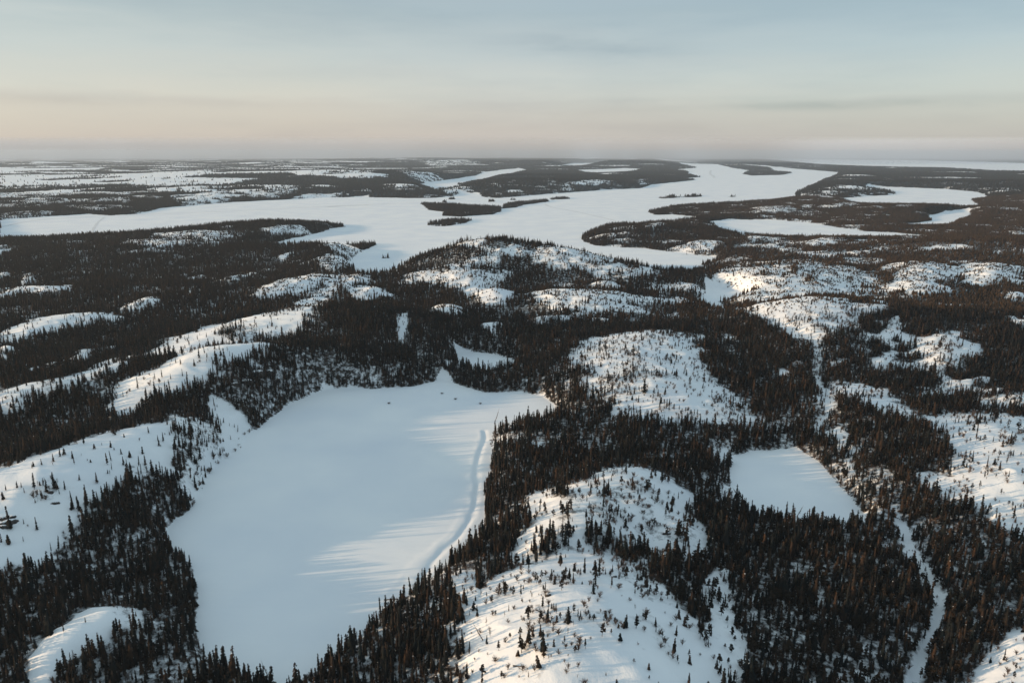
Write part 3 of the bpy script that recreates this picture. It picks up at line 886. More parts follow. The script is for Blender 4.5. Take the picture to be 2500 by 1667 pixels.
# ------------------------------------------------------------------ tree shapes
def crown_spruce(r, hgt=10.0, width=1.15, lv=13, nb=6, club=True):
    """ragged whorls of drooping boughs round a thin core; returns verts, tris"""
    V = []; F = []
    k = 5
    z0 = hgt * r.uniform(.06, .14)
    prof = [(0.0, .20), (.2, .30), (.5, .22), (.8, .12), (1.0, 0.02)]
    for t, w in prof:
        for a in range(k):
            an = a / k * 6.283
            V.append((w * width * math.cos(an) * r.uniform(.7, 1.2), w * width * math.sin(an) * r.uniform(.7, 1.2), z0 + (hgt - z0) * t))
    for i in range(len(prof) - 1):
        for a in range(k):
            p, q = i * k + a, i * k + (a + 1) % k
            F += [(p, q, q + k), (p, q + k, p + k)]
    for i in range(lv):
        t = (i + r.uniform(0, .6)) / lv
        z = z0 + (hgt - z0) * t
        w = width * (1 - t) ** .75 * r.uniform(.7, 1.15) + .12
        if club and t > .8:
            w *= 1.35
        a0 = r.uniform(0, 6.28)
        for b in range(nb if t < .75 else 4):
            if r.random() < .12:
                continue
            an = a0 + b / nb * 6.283 + r.uniform(-.25, .25)
            l = w * r.uniform(.65, 1.25)
            dr = l * r.uniform(.35, .7)
            hw = .22 + l * .26
            ca, sa = math.cos(an), math.sin(an)
            n = len(V)
            up = (hgt - z0) / lv * .75
            V += [(ca * .05, sa * .05, z + up), (ca * l * .6 - sa * hw, sa * l * .6 + ca * hw, z - dr * .45), (ca * l, sa * l, z - dr),
                  (ca * l * .6 + sa * hw, sa * l * .6 - ca * hw, z - dr * .45)]
            F += [(n, n + 1, n + 2), (n, n + 2, n + 3)]
    return V, F


def crown_pine(r, hgt=8.0, width=1.7):
    V = []; F = []
    nclump = r.randint(9, 14)
    for i in range(nclump):
        t = (i + .5) / nclump
        z = hgt * (.28 + .66 * t)
        w = width * (1.05 - .75 * t) * r.uniform(.5, 1.1)
        an = i * 2.4 + r.uniform(-.5, .5)
        cx, cy = w * .55 * math.cos(an), w * .55 * math.sin(an)
        s = (.42 + .35 * width * (1 - .6 * t)) * r.uniform(.7, 1.15)
        for b in range(11):
            a = r.uniform(0, 6.283); e = r.uniform(-.35, 1.2)
            dx, dy, dz = math.cos(a) * math.cos(e), math.sin(a) * math.cos(e), math.sin(e)
            l = s * r.uniform(.6, 1.25)
            hw = s * .42
            n = len(V)
            px, py = -math.sin(a), math.cos(a)
            V += [(cx, cy, z - .1), (cx + dx * l * .6 + px * hw, cy + dy * l * .6 + py * hw, z + dz * l * .6), (cx + dx * l, cy + dy * l, z + dz * l),
                  (cx + dx * l * .6 - px * hw, cy + dy * l * .6 - py * hw, z + dz * l * .6)]
            F += [(n, n + 1, n + 2), (n, n + 2, n + 3)]
    return V, F


def stem(r, hgt, rad, k=5, bend=.15):
    V = []; F = []
    seg = 5
    bx, by = r.uniform(-bend, bend), r.uniform(-bend, bend)
    for i in range(seg + 1):
        t = i / seg
        rr = rad * (1 - .88 * t) * (1.25 if i == 0 else 1)
        for a in range(k):
            an = a / k * 6.283
            V.append((rr * math.cos(an) + bx * t * t * hgt * .2, rr * math.sin(an) + by * t * t * hgt * .2, -1.0 if i == 0 else hgt * t))
    for i in range(seg):
        for a in range(k):
            p, q = i * k + a, i * k + (a + 1) % k
            F += [(p, q, q + k), (p, q + k, p + k)]
    return V, F


def twigs(r, hgt, spread, n, th=.035, low=.1):
    V = []; F = []
    for i in range(n):
        t = r.uniform(low, .95)
        z = hgt * t * .75
        an = r.uniform(0, 6.283); e = r.uniform(.5, 1.3)
        l = spread * r.uniform(.5, 1.1) * (1.2 - .6 * t)
        ca, sa = math.cos(an), math.sin(an)
        ex, ey, ez = ca * l * math.cos(e), sa * l * math.cos(e), l * math.sin(e) * 1.3
        k = len(V)
        V += [(-sa * th, ca * th, z), (sa * th, -ca * th, z), (ex, ey, z + ez), (0, 0, z + th * 3)]
        F += [(k, k + 1, k + 2), (k + 1, k + 3, k + 2)]
        for s in (-1, 1):
            k = len(V)
            f = r.uniform(.4, .7)
            mx, my, mz = ex * f, ey * f, z + ez * f
            V += [(mx, my, mz), (mx + .02, my, mz + th * 2), (mx + ca * l * .25 - sa * s * l * .25, my + sa * l * .25 + ca * s * l * .25, mz + l * .35)]
            F += [(k, k + 1, k + 2)]
    return V, F


def pack(parts, name):
    """[(V, F, material)] -> one mesh"""
    VV_, FF_, MI, mats = [], [], [], []
    for V, F, m in parts:
        o = len(VV_)
        VV_ += V
        FF_ += [tuple(i + o for i in f) for f in F]
        if m not in mats:
            mats.append(m)
        MI += [mats.index(m)] * len(F)
    me = bpy.data.meshes.new(name)
    me.from_pydata(VV_, [], FF_)
    for m in mats:
        me.materials.append(m)
    me.polygons.foreach_set("material_index", MI)
    me.update()
    return me


def snow_bits(r, hgt, width, n):
    V = []; F = []
    for _ in range(n):
        t = r.uniform(.25, .9)
        an = r.uniform(0, 6.283)
        d = width * (1 - t) * .9 + .1
        x, y, z = d * math.cos(an), d * math.sin(an), hgt * t
        s = r.uniform(.10, .2)
        k = len(V)
        V += [(x - s, y - s, z), (x + s, y - s, z), (x + s, y + s, z), (x - s, y + s, z), (x, y, z + s)]
        F += [(k, k + 1, k + 4), (k + 1, k + 2, k + 4), (k + 2, k + 3, k + 4), (k + 3, k, k + 4), (k + 3, k + 2, k + 1), (k + 3, k + 1, k)]
    return V, F


rr_ = random.Random(11)
SPR = []     # (trunk mesh parts, crown parts, height)
for i in range(12):
    h_ = rr_.uniform(9.0, 12.5)
    w_ = [.8, 1.0, 1.25, .9, 1.1, 1.5, .75, 1.35, 1.0, .85, 1.2, .95][i]
    SPR.append((stem(rr_, h_ * .97, .13), crown_spruce(rr_, h_, w_, rr_.randint(12, 16), 6), snow_bits(rr_, h_, w_, 1) if i in (2, 8) else None, h_))
PIN = []
for i in range(9):
    h_ = rr_.uniform(6.0, 9.0)
    w_ = rr_.uniform(1.2, 2.0)
    PIN.append((stem(rr_, h_ * .9, .14, bend=.5), crown_pine(rr_, h_, w_), snow_bits(rr_, h_, w_, 1) if i in (3,) else None, h_))
BIR = []
for i in range(5):
    h_ = rr_.uniform(5.0, 8.0)
    BIR.append((stem(rr_, h_ * .95, .07, 4, .6), twigs(rr_, h_, 1.5, 46, .04, .2), None, h_))
SHR = [twigs(rr_, 1.6, 1.1, 26, .05, .0) for i in range(5)]
SAP = []
for i in range(4):
    h_ = 2.4
    SAP.append(crown_spruce(rr_, h_, .55, 6, 5, False))


# ------------------------------------------------------------------ where the trees stand
def scatter(y0, y1, ua, ub, per, seed):
    g = np.random.default_rng(seed)
    n = int((ub - ua) * (y1 * y1 - y0 * y0) / 2 * per)
    y = np.sqrt(g.uniform(y0 * y0, y1 * y1, n))
    x = g.uniform(ua, ub, n) * y
    return x, y, g


def in_open_noise(x, y):
    return np.clip(.5 + 1.3 * fbm(x / 9.0, y / 9.0, 3, 123), 0, 1.6)


NEAR_Y = 620.0
x, y, g = scatter(100, NEAR_Y, -1.15, .95, 1 / 2.1, 1)
d = samp(dens, x, y)
lk = samp(blur(lake, 1, 1), x, y)
op = 1 - d
p = np.where(d > .7, d * np.clip(.72 + 1.3 * fbm(x / 16.0, y / 14.0, 4, 321, .6), .15, 1.1), d * in_open_noise(x, y) * 1.15)
keep = (g.random(len(x)) < p) & (lk < .30)
x, y, d = x[keep], y[keep], d[keep]
z = samp(height, x, y)
n = len(x)
px_, py_, dep_ = proj(x, y, z)
right = sstep(-.02, .25, x / y)
openhill = sstep(.75, .4, d)
ppine = .04 + .30 * right * (1 - openhill) + openhill * .55 * sstep(-.1, .02, x / y)
pbir = .11 + .10 * openhill * 0 + .06 * (fbm(x / 25., y / 25., 2, 4) > .2)
rk = g.random(n)
kind = np.where(rk < ppine, 1, np.where(rk < ppine + pbir, 2, 0))
size = np.where(kind == 0, np.clip(g.lognormal(-.76, .30, n), .22, .92), g.uniform(.35, .72, n))
size *= np.where(openhill > .5, g.uniform(.35, .95, n), 1.0)
big = g.random(n) < .03
size = np.where(big & (kind == 0), size * 1.25, size)
var = g.integers(0, 12, n)
rot = g.uniform(0, 6.283, n)
tx = g.normal(0, .035, n); ty = g.normal(0, .035, n)
fat = g.uniform(.9, 1.6, n)
VARN = {0: len(SPR), 1: len(PIN), 2: len(BIR)}
var = np.where(kind == 0, var % len(SPR), np.where(kind == 1, var % len(PIN), var % len(BIR)))
HT = [np.array([s[3] for s in SPR]), np.array([s[3] for s in PIN]), np.array([s[3] for s in BIR])]
hts = np.where(kind == 0, HT[0][var % len(SPR)], np.where(kind == 1, HT[1][var % len(PIN)], HT[2][var % len(BIR)])) * size
# how tall each stands in the picture, and whether it can be seen
topx, topy, _ = proj(x, y, z + hts)
score = np.maximum(py_ - topy, 0)
vis = (topx > 4) & (topx < 2496) & (topy < 1655) & (topy > 0)
score = np.where(vis, score, 0)
LIM = {0: 298, 1: 298, 2: 150}
single = np.zeros(n, bool)
for k in (0, 1, 2):
    s = np.where(kind == k, score, 0)
    order = np.argsort(-s)[:LIM[k]]
    order = order[s[order] > 0]
    single[order] = True


def place_name(pxv, pyv, dd):
    """words for where a tree stands"""
    if pxv < 480:
        if dd < .5 and pyv > 1450: return "on the snowy knoll, lower left corner"
        if dd < .5: return "on the shaded snow ridge left of the lake"
        if pyv > 1450: return "in the dark forest, lower left corner"
        return "in the forest on the near lake's left shore"
    if pxv < 740: return "at the near tip of the frozen lake"
    if pxv < 1150:
        if pyv > 1560: return "at the bottom edge right of the lake"
        return "between the near lake and snow hill"
    if pxv < 1790:
        if dd < .5:
            if pxv < 1330: return "on the sunlit left slope of the big snow hill"
            if pxv < 1560: return "on the broad crown of the big snow hill"
            return "on the shaded right flank of the big snow hill"
        return "in a close clump on the big snow hill" if pyv > 1300 else "in the belt of trees above the big snow hill"
    if dd < .5:
        return "on the bright knoll, lower right corner" if pxv > 2350 else "beside the frozen creek on the right"
    if pxv < 2130: return "in the shaded forest right of the big snow hill"
    return "in the dense forest, lower right corner"


def size_word(pxh, k):
    if pxh > 50: return "tall"
    if pxh > 36: return "medium"
    return "short"


mesh_cache = {}


def parts_for(k, v):
    if (k, v) in mesh_cache:
        return mesh_cache[(k, v)]
    st, cr, sb, hh = (SPR, PIN, BIR)[k][v]
    cm = (M_SPRUCE, M_PINE, M_TWIG)[k]
    a = pack([(st[0], st[1], M_BARK)], "trunk")
    b = pack([(cr[0], cr[1], cm)], "crown")
    c = pack([(sb[0], sb[1], M_CAP)], "snow_clump") if sb else None
    mesh_cache[(k, v)] = (a, b, c)
    return mesh_cache[(k, v)]


KN = ("spruce_tree", "pine_tree", "birch_tree")
KL = ("spruce", "jack pine", "leafless birch")
KC = ("spruce tree", "pine tree", "birch tree")
WL = (("slender", "bushy"), ("narrow", "round-headed"), ("thin", "spreading"))
for i in np.nonzero(single)[0]:
    k, v = int(kind[i]), int(var[i])
    a, b, c = parts_for(k, v)
    e = bpy.data.objects.new(KN[k], None)
    COL.objects.link(e)
    e.empty_display_size = .5
    e.location = (float(x[i]), float(y[i]), float(z[i]))
    e.rotation_euler = (float(tx[i]), float(ty[i]), float(rot[i]))
    e.scale = (float(size[i] * fat[i]), float(size[i] * fat[i]), float(size[i]))
    pl = place_name(float(px_[i]), float(py_[i]), float(d[i]))
    wd = WL[k][1 if fat[i] > 1.25 else 0]
    lean = ", leaning" if math.hypot(tx[i], ty[i]) > .075 else ""
    lb_ = f"{size_word(float(score[i]), k)} {wd}{lean} {KL[k]} {pl}"
    tag(e, lb_, KC[k], f"{KL[k]} trees {pl}")
    link("trunk", a, e)
    link("crown", b, e)
    if c is not None:
        link("snow_clump", c, e)

# --- the rest of the near forest: instances, one object per kind of growth
hidden = bpy.data.collections.new("tree_shapes")


def gn_stuff(name, meshes, X, Y, Z, S, FA, R, TX, TY, VR, label):
    """points carry position, scale, rotation and which shape to use"""
    n = len(X)
    me = bpy.data.meshes.new(name)
    me.vertices.add(n)
    me.vertices.foreach_set("co", np.stack([X, Y, Z], -1).astype(np.float32).ravel())
    def att(nm, ty, arr, key):
        a = me.attributes.new(nm, ty, 'POINT')
        a.data.foreach_set(key, np.asarray(arr).ravel())
    att("scl", 'FLOAT_VECTOR', np.stack([S * FA, S * FA, S], -1).astype(np.float32), "vector")
    att("rot", 'FLOAT_VECTOR', np.stack([TX, TY, R], -1).astype(np.float32), "vector")
    att("idx", 'INT', VR.astype(np.int32), "value")
    c = bpy.data.collections.new(name + "_shapes")
    for i, m in enumerate(meshes):
        o = bpy.data.objects.new(f"{name}_shape_{i:02d}", m)
        c.objects.link(o)
    ob = link(name, me)
    ng = bpy.data.node_groups.new(name, 'GeometryNodeTree')
    ng.interface.new_socket("Geometry", in_out='INPUT', socket_type='NodeSocketGeometry')
    ng.interface.new_socket("Geometry", in_out='OUTPUT', socket_type='NodeSocketGeometry')
    gi = ng.nodes.new("NodeGroupInput"); go = ng.nodes.new("NodeGroupOutput")
    ci = ng.nodes.new("GeometryNodeCollectionInfo")
    ci.inputs[0].default_value = c
    ci.inputs[1].default_value = True
    ci.inputs[2].default_value = True
    iop = ng.nodes.new("GeometryNodeInstanceOnPoints")
    iop.inputs["Pick Instance"].default_value = True
    def na(nm, ty):
        q = ng.nodes.new("GeometryNodeInputNamedAttribute")
        q.data_type = ty
        q.inputs[0].default_value = nm
        return q
    L = ng.links.new
    L(gi.outputs[0], iop.inputs["Points"])
    L(ci.outputs[0], iop.inputs["Instance"])
    L(na("idx", 'INT').outputs[0], iop.inputs["Instance Index"])
    L(na("rot", 'FLOAT_VECTOR').outputs[0], iop.inputs["Rotation"])
    L(na("scl", 'FLOAT_VECTOR').outputs[0], iop.inputs["Scale"])
    L(iop.outputs[0], go.inputs[0])
    md = ob.modifiers.new("scatter", 'NODES')
    md.node_group = ng
    tag(ob, label, None, None, "stuff")
    return ob


def joined(k):
    out = []
    for st, cr, sb, hh in (SPR, PIN, BIR)[k]:
        pr = [(st[0], st[1], M_BARK), (cr[0], cr[1], (M_SPRUCE, M_PINE, M_TWIG)[k])]
        if sb:
            pr.append((sb[0], sb[1], M_CAP))
        out.append(pack(pr, "shape"))
    return out


for k, nm, lab in ((0, "spruce_forest", "mass of dark spruces covering the nearer hills and shores"), (1, "pine_forest", "scattered brownish pines on the nearer snow knolls"),
                   (2, "birch_thicket", "leafless birches mixed into the nearer forest")):
    q = (kind == k) & ~single
    gn_stuff(nm, joined(k), x[q], y[q], z[q], size[q], fat[q], rot[q], tx[q], ty[q], var[q], lab)
print("near trees", n, "single", single.sum())

# shrubs and saplings
x2, y2, g = scatter(100, 620, -1.0, .9, 1 / 4.0, 2)
d2 = samp(dens, x2, y2)
lk2 = samp(blur(lake, 1, 1), x2, y2)
sh = samp(blur(lake, 4, 2), x2, y2) * (1 - lk2)
pp = .07 * sstep(-.35, -.1, x2 / y2) + .01 + .30 * sstep(-.35, -.1, x2 / y2) * (d2 < .5) * sstep(.05, .3, fbm(x2 / 7., y2 / 6., 3, 71)) + .40 * sstep(.5, 1, d2) + 1.1 * sh + .30 * (d2 > .2) * (d2 < .7)
keep = (g.random(len(x2)) < pp * np.clip(.8 + fbm(x2 / 12., y2 / 12., 3, 8), .2, 1.5)) & (lk2 < .62)
x2, y2, d2 = x2[keep], y2[keep], d2[keep]
z2 = samp(height, x2, y2)
m2 = len(x2)
gn_stuff("bare_shrubs", [pack([(s[0], s[1], M_TWIG)], "shrub_shape") for s in SHR], x2, y2, z2, g.uniform(.3, 1.4, m2), g.uniform(.8, 1.5, m2), g.uniform(0, 6.28, m2),
         np.zeros(m2), np.zeros(m2), g.integers(0, 5, m2), "bare brown shrubs along shores and among the trees")
x3, y3, g = scatter(100, 620, -1.0, .9, 1 / 7.0, 3)
d3 = samp(dens, x3, y3)
lk3 = samp(blur(lake, 1, 1), x3, y3)
keep = (g.random(len(x3)) < (.05 + .55 * sstep(.4, .9, d3)) * in_open_noise(x3, y3)) & (lk3 < .25)
x3, y3 = x3[keep], y3[keep]
z3 = samp(height, x3, y3)
m3 = len(x3)
gn_stuff("spruce_saplings", [pack([(s[0], s[1], M_SPRUCE)], "sapling_shape") for s in SAP], x3, y3, z3, g.uniform(.4, 1.6, m3), g.uniform(.8, 1.3, m3), g.uniform(0, 6.28, m3),
         np.zeros(m3), np.zeros(m3), g.integers(0, 4, m3), "knee-high to man-high young spruces poking out of the snow")


# --- middle and far forest: low-detail ragged trees merged into one mesh each
def lod_shapes(seed, cnt, wide):
    r = random.Random(seed)
    out = []
    for i in range(cnt):
        V = []; F = []
        h = 1.0
        k = 4
        a0 = r.uniform(0, 6)
        tiers = [(.02, .30, .62), (.38, 1.0 * .72, 1.0)] if not wide else [(.25, .55, .8), (.5, .6, 1.0)]
        for (zb, wf, zt) in tiers:
            s = len(V)
            w = (.13 if not wide else .2) * (1.0 if zb < .3 else .62)
            for a in range(k):
                an = a0 + a / k * 6.283 + zb
                q = r.uniform(.65, 1.3)
                V.append((w * q * math.cos(an), w * q * math.sin(an), zb + r.uniform(-.05, .05)))
            V.append((r.uniform(-.02, .02), r.uniform(-.02, .02), zt))
            for a in range(k):
                F.append((s + a, s + (a + 1) % k, s + k))
        out.append((np.array(V), np.array(F)))
    return out


def merged(name, x, y, z, hgt, wid, rot, shapes, var, mats, mi, label):
    Vs = []; Fs = []; Ms = []; off = 0
    for s, (V, F) in enumerate(shapes):
        q = var == s
        m = q.sum()
        if not m:
            continue
        c, sn = np.cos(rot[q])[:, None], np.sin(rot[q])[:, None]
        vx = (V[None, :, 0] * c - V[None, :, 1] * sn) * (hgt[q] * wid[q])[:, None] + x[q][:, None]
        vy = (V[None, :, 0] * sn + V[None, :, 1] * c) * (hgt[q] * wid[q])[:, None] + y[q][:, None]
        vz = V[None, :, 2] * hgt[q][:, None] + z[q][:, None]
        Vs.append(np.stack([vx, vy, vz], -1).reshape(-1, 3))
        f = F[None] + (np.arange(m) * len(V))[:, None, None] + off
        Fs.append(f.reshape(-1, 3))
        Ms.append(np.repeat(mi[q], len(F)))
        off += m * len(V)
    V = np.concatenate(Vs); F = np.concatenate(Fs); Mi = np.concatenate(Ms)
    me = mesh_np(name, V, F, np.full(len(F), 3), mats, Mi, smooth=False)
    o = link(name, me)
    tag(o, label, None, None, "stuff")
    print(name, len(x), "trees", len(F), "tris")


SH_A = lod_shapes(5, 8, False)
SH_B = lod_shapes(6, 6, True)
x, y, g = scatter(NEAR_Y, 2500, -1.0, .80, 1 / 5.2, 4)
d = samp(dens, x, y)
lk = samp(blur(lake, 1, 1), x, y)
p = np.where(d > .7, d * np.clip(.72 + 1.3 * fbm(x / 28.0, y / 24.0, 4, 322, .6), .12, 1), d * np.clip(.5 + 1.3 * fbm(x / 14.0, y / 14.0, 3, 124), 0, 1.6) * 1.3)
keep = (g.random(len(x)) < p) & (lk < .4)
x, y, d = x[keep], y[keep], d[keep]
z = samp(height, x, y)
n = len(x)
pine = g.random(n) < (.05 + .75 * sstep(.12, .4, x / y + .10 * fbm(x / 150., y / 150., 2, 6)))
hg = np.where(pine, g.uniform(3.2, 5.8, n), np.clip(g.lognormal(1.68, .28, n), 2.6, 9)) * np.where(d < .5, g.uniform(.4, .85, n), 1)
for nm, q, shp, mat, wl, lab in (("middle_spruce_forest", ~pine, SH_A, M_MID, (.9, 1.5), "dark spruce woods around the great lake"),
                                 ("middle_pine_forest", pine, SH_B, M_PINE, (.8, 1.3), "brownish pine woods on the right-hand hills")):
    k = q.sum()
    merged(nm, x[q], y[q], z[q], hg[q], g.uniform(*wl, k), g.uniform(0, 6.28, k), shp, g.integers(0, len(shp), k), [mat], np.zeros(k, int), lab)
x, y, g = scatter(NEAR_Y, 2000, -.8, .78, 1 / 5.5, 44)
d = samp(dens, x, y); lk = samp(blur(lake, 1, 1), x, y)
keep = (g.random(len(x)) < .75 * sstep(.0, .25, fbm(x / 12., y / 9., 4, 72, .6)) + .12) & (d < .75) & (lk < .1)
x, y = x[keep], y[keep]
k = len(x)
merged("knoll_bushes", x, y, samp(height, x, y) - .1, g.uniform(.8, 2.6, k), g.uniform(1.2, 2.6, k), g.uniform(0, 6.28, k), SH_B, g.integers(0, len(SH_B), k), [M_PINE], np.zeros(k, int),
       "low brown bushes and seedlings dotting the open snow knolls")
parts = []
for (ya, yb, per, w) in ((2500, 5500, 1 / 75.0, 2.4), (5500, 14000, 1 / 480.0, 5.0)):
    x, y, g = scatter(ya, yb, -.85, .78, per, int(ya))
    d = samp(dens, x, y)
    lk = samp(blur(lake, 1, 1), x, y)
    keep = (g.random(len(x)) < d * d) & (lk < .4)
    x, y = x[keep], y[keep]
    parts.append((x, y, samp(height, x, y), g.uniform(7, 11, len(x)), g.uniform(.7, 1.3, len(x)) * w))
x, y, z, hg, wd = [np.concatenate(a) for a in zip(*parts)]
k = len(x)
merged("distant_forest", x, y, z - .5, hg, wd, g.uniform(0, 6.28, k), SH_A, g.integers(0, 8, k), [M_FAR], np.zeros(k, int), "far woods fading into haze toward the horizon")


# ------------------------------------------------------------------ single things: rocks, logs, leaning snags, brush on the ice
def ground(crop, pxx, pyy, z0=0.0):
    zz = z0
    for _ in range(12):
        gx, gy = W(crop, [pxx, pyy], zz)[0]
        zz = .5 * zz + .5 * float(samp(height, np.array([gx]), np.array([gy]))[0])
    return gx, gy, zz


def rock(crop, pxx, pyy, l, w, h, ang, label, z0=8, cap=True):
    r = random.Random(int(pxx * 7 + pyy))
    gx, gy, gz = ground(crop, pxx, pyy, z0)
    e = bpy.data.objects.new("rock_outcrop", None)
    COL.objects.link(e)
    e.location = (gx, gy, gz); e.rotation_euler = (0, 0, ang)
    def blob(sx, sy, sz, zo, rough, jit):
        V = []; F = []
        nu, nv = 14, 6
        for j in range(nv + 1):
            t = j / nv * math.pi / 2
            for i in range(nu):
                a = i / nu * 6.283
                q = 1 + rough * r.uniform(-1, 1)
                V.append((sx * math.cos(a) * math.cos(t) * q, sy * math.sin(a) * math.cos(t) * q, zo + sz * math.sin(t) * (1 + jit * r.uniform(-1, 1)) - (1.2 if j == 0 else 0)))
        for j in range(nv):
            for i in range(nu):
                F.append((j * nu + i, j * nu + (i + 1) % nu, (j + 1) * nu + (i + 1) % nu, (j + 1) * nu + i))
        F.append(tuple(nv * nu + i for i in range(nu)))
        return V, F
    V, F = blob(l / 2, w / 2, h, 0, .22, .2)
    link("rock_body", pack([(V, F, M_ROCK)], "rock_body"), e)
    if cap:
        V, F = blob(l / 2 * .72, w / 2 * .7, h * .35, h * .82, .15, .1)
        link("snow_cap", pack([([(a, b + w * .12, max(c, h * .55)) for a, b, c in V], F, M_CAP)], "snow_cap"), e)
    tag(e, label, "rock", "dark rocks showing through the snow")


rock(4, 8, 752, 3.6, 1.8, 1.0, .2, "dark rock at the left picture edge, uppermost of the cluster on the snow ridge", 12)
rock(4, 40, 772, 6.5, 2.0, 1.2, .7, "longest dark rock slab of the cluster on the left snow ridge")
rock(4, 65, 742, 2.2, 1.2, .8, .6, "small dark rock above the long slab on the left snow ridge")
rock(4, 12, 790, 4.0, 1.4, .7, .1, "low dark rock below the long slab on the left snow ridge")
rock(4, 250, 617, 2.4, 1.5, .9, 0, "lone dark boulder on the open shaded snow ridge left of the lake")
rock(4, 275, 672, 3.2, 1.0, .7, .3, "low split rock down the slope from the lone boulder on the left ridge")
rock(4, 1285, 35, 9, 2.4, 3.0, .35, "highest dark cliff face on the ridge above the far left lakeshore")
rock(4, 1345, 28, 7, 2.2, 2.6, .2, "rightmost dark cliff face on the ridge above the far left lakeshore")
rock(4, 1230, 75, 8, 2.2, 2.4, .3, "middle dark ledge on the ridge above the far left lakeshore")
rock(4, 1175, 85, 6, 1.8, 1.8, .2, "lower dark ledge on the ridge above the far left lakeshore")
rock(4, 1045, 112, 5, 1.6, 1.6, .3, "leftmost dark ledge on the ridge above the far left lakeshore")
rock(4, 1005, 140, 5, 1.6, 1.4, .3, "small dark ledge among spruces left of the cliff faces")
rock(7, 1770, 345, 3.2, 1.3, .6, -.1, "snow-dusted rock ledge on the shaded flank of the big hill")
rock(7, 800, 850, 2.2, 1.4, .8, .1, "small half-buried rock on the sunlit slope of the big hill")
rock(7, 1345, 700, 1.6, 1.0, .7, .1, "small half-buried rock below the tree row on the big hill crown")


def snag(crop, pxx, pyy, length, lean, az, label, name="dead_tree", cat="dead tree", z0=2.0, group=None, lift=0.0):
    r = random.Random(int(pxx * 3 + pyy))
    gx, gy, gz = ground(crop, pxx, pyy, z0)
    e = bpy.data.objects.new(name, None)
    COL.objects.link(e)
    e.location = (gx, gy, gz + lift)
    e.rotation_euler = (lean, 0, az)
    V, F = stem(r, length, .16, 6, .2)
    V = [(a, b, max(c, -.3)) for a, b, c in V]
    link("trunk", pack([(V, F, M_DEAD)], "trunk"), e)
    V, F = twigs(r, length, .9, 34, .05, .25)
    link("branches", pack([(V, F, M_DEAD)], "branches"), e)
    tag(e, label, cat, group)


R = math.radians
LS = "fallen logs on the ice and snow"
snag(5, 1015, 357, 7, R(86), R(96), "straight log lying on the ice beside the upper right shore", "fallen_log", "log", 0, LS, .2)
snag(5, 1022, 386, 6, R(84), R(118), "slanted log on the ice just below the straight one by the right shore", "fallen_log", "log", 0, LS, .2)
snag(5, 492, 1153, 8, R(87), R(90), "dark log lying on the ice at the foot of the lower right shore trees", "fallen_log", "log", 0, LS, .2)
snag(7, 520, 1430, 8, R(84), R(75), "fallen log on the sunlit snow low on the big hill", "fallen_log", "log", 12, LS, .2)
snag(4, 905, 605, 9, R(70), R(-40), "long fallen trunk across the driftwood on the left lakeshore", "fallen_log", "log", 1, LS, .2)
snag(4, 960, 560, 8, R(75), R(-60), "shorter fallen trunk beside the spruces on the left lakeshore", "fallen_log", "log", 1, LS, .2)
GS = "dead trees leaning out over the lakeshore"
for i, (c, a, b, ln, le, az, lb_) in enumerate((
        (5, 1050, 430, 9, 28, 80, "uppermost leaning bare snag on the right lakeshore"),
        (5, 1060, 455, 10, 36, 75, "long leaning bare snag in the middle of the right lakeshore group"),
        (5, 1045, 480, 8, 45, 85, "most tilted bare snag on the right lakeshore"),
        (5, 1040, 262, 9, 20, 60, "leaning dead tree at the tip of the wooded point on the right shore"),
        (6, 1600, 985, 7, 30, -50, "leaning snag left in the row at the small pond's near shore"),
        (6, 1570, 965, 6, 38, -60, "short leaning snag behind the row at the small pond's near shore"),
        (8, 470, 790, 7, 22, 40, "leaning snag among the spruce tips at the small pond's foot"),
        (7, 265, 1215, 7, 25, -70, "leaning dead tree low on the left side of the big snow hill"),
        (4, 1350, 1568, 9, 12, -60, "dark dead tree leaning right at the near tip of the lake"))):
    snag(c, a, b, ln, R(le), R(az), lb_, group=GS)
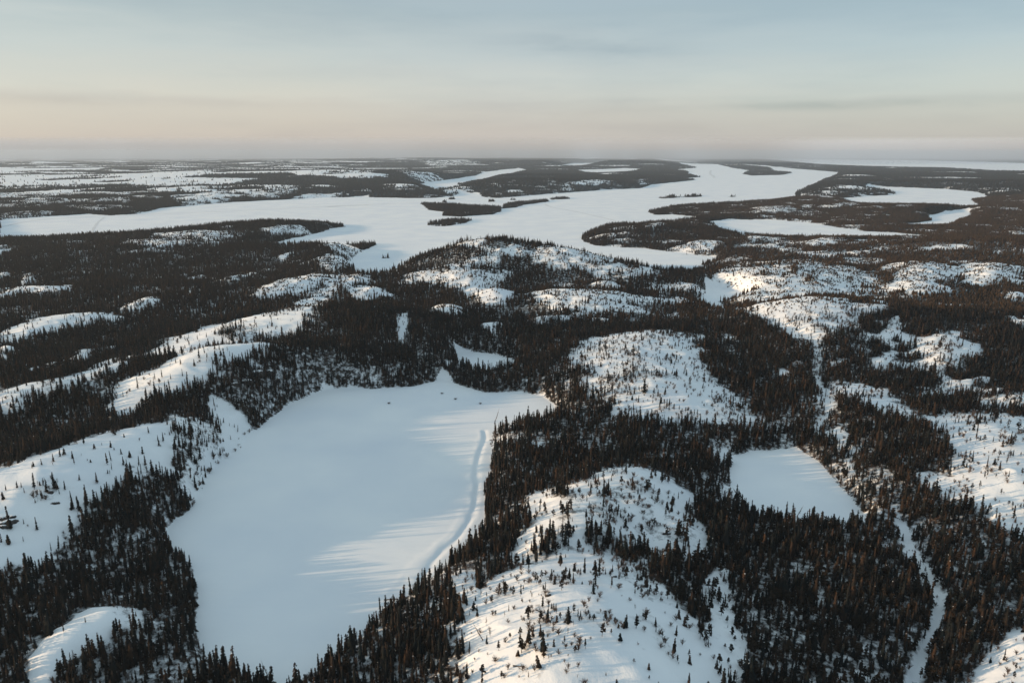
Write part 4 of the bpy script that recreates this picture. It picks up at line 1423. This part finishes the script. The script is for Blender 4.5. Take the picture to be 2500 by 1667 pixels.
for i, (c, a, b, s, lb_) in enumerate((
        (5, 510, 175, 2.2, "dark brush heap on the ice, left of the four near the lake head"), (5, 775, 125, 1.8, "small brush heap on the ice closest to the head of the lake"),
        (5, 842, 153, 2.0, "flat dark brush heap on the ice below the smallest one"), (5, 966, 176, 1.8, "rightmost brush heap on the ice near the bay"))):
    gx, gy, gz = ground(c, a, b, 0)
    r = random.Random(i)
    V, F = twigs(r, .8, s, 60, .06, 0)
    V = [(p, q, max(0, w * .45)) for p, q, w in V]
    o = link("brush_heap", pack([(V, F, M_DEAD)], "brush_heap"))
    o.location = (gx, gy, gz)
    tag(o, lb_, "brush heap", "brush heaps frozen into the ice")

# ------------------------------------------------------------------ haze
hz = bpy.data.materials.new("haze")
hz.use_nodes = True
t = hz.node_tree
t.nodes.clear()
o_ = N(t, "ShaderNodeOutputMaterial")
v_ = N(t, "ShaderNodeVolumePrincipled")
v_.inputs["Color"].default_value = (.62, .72, .82, 1)
v_.inputs["Density"].default_value = 4.6e-5
v_.inputs["Anisotropy"].default_value = 0.25
t.links.new(v_.outputs[0], o_.inputs["Volume"])
B = 70000.0
za, zb = -1.6, 156.0
V = [(sx * B, sy * B, zz) for zz in (za, zb) for sy in (-1, 1) for sx in (-1, 1)]
F = [(0, 2, 3, 1), (4, 5, 7, 6), (0, 1, 5, 4), (2, 6, 7, 3), (0, 4, 6, 2), (1, 3, 7, 5)]
me = bpy.data.meshes.new("haze")
me.from_pydata(V, [], F)
me.materials.append(hz)
tag(link("haze", me), "thin pale winter haze thickening toward the horizon", None, None, "stuff")
# the bank of ice fog that lies on the country from about 13 km out
hz2 = hz.copy()
hz2.name = "fog"
hz2.node_tree.nodes["Principled Volume"].inputs["Color"].default_value = (.69, .735, .80, 1)
hz2.node_tree.nodes["Principled Volume"].inputs["Anisotropy"].default_value = 0.0
hz2.node_tree.nodes["Principled Volume"].inputs["Density"].default_value = 3.4e-4
V = [(sx * 65000.0, yy, zz) for zz in (-1.4, 300.0) for yy in (8500.0, 68000.0) for sx in (-1, 1)]
me = bpy.data.meshes.new("fog_bank")
me.from_pydata(V, [], F)
me.materials.append(hz2)
tag(link("fog_bank", me), "low bank of pale fog lying along the horizon", None, None, "stuff")
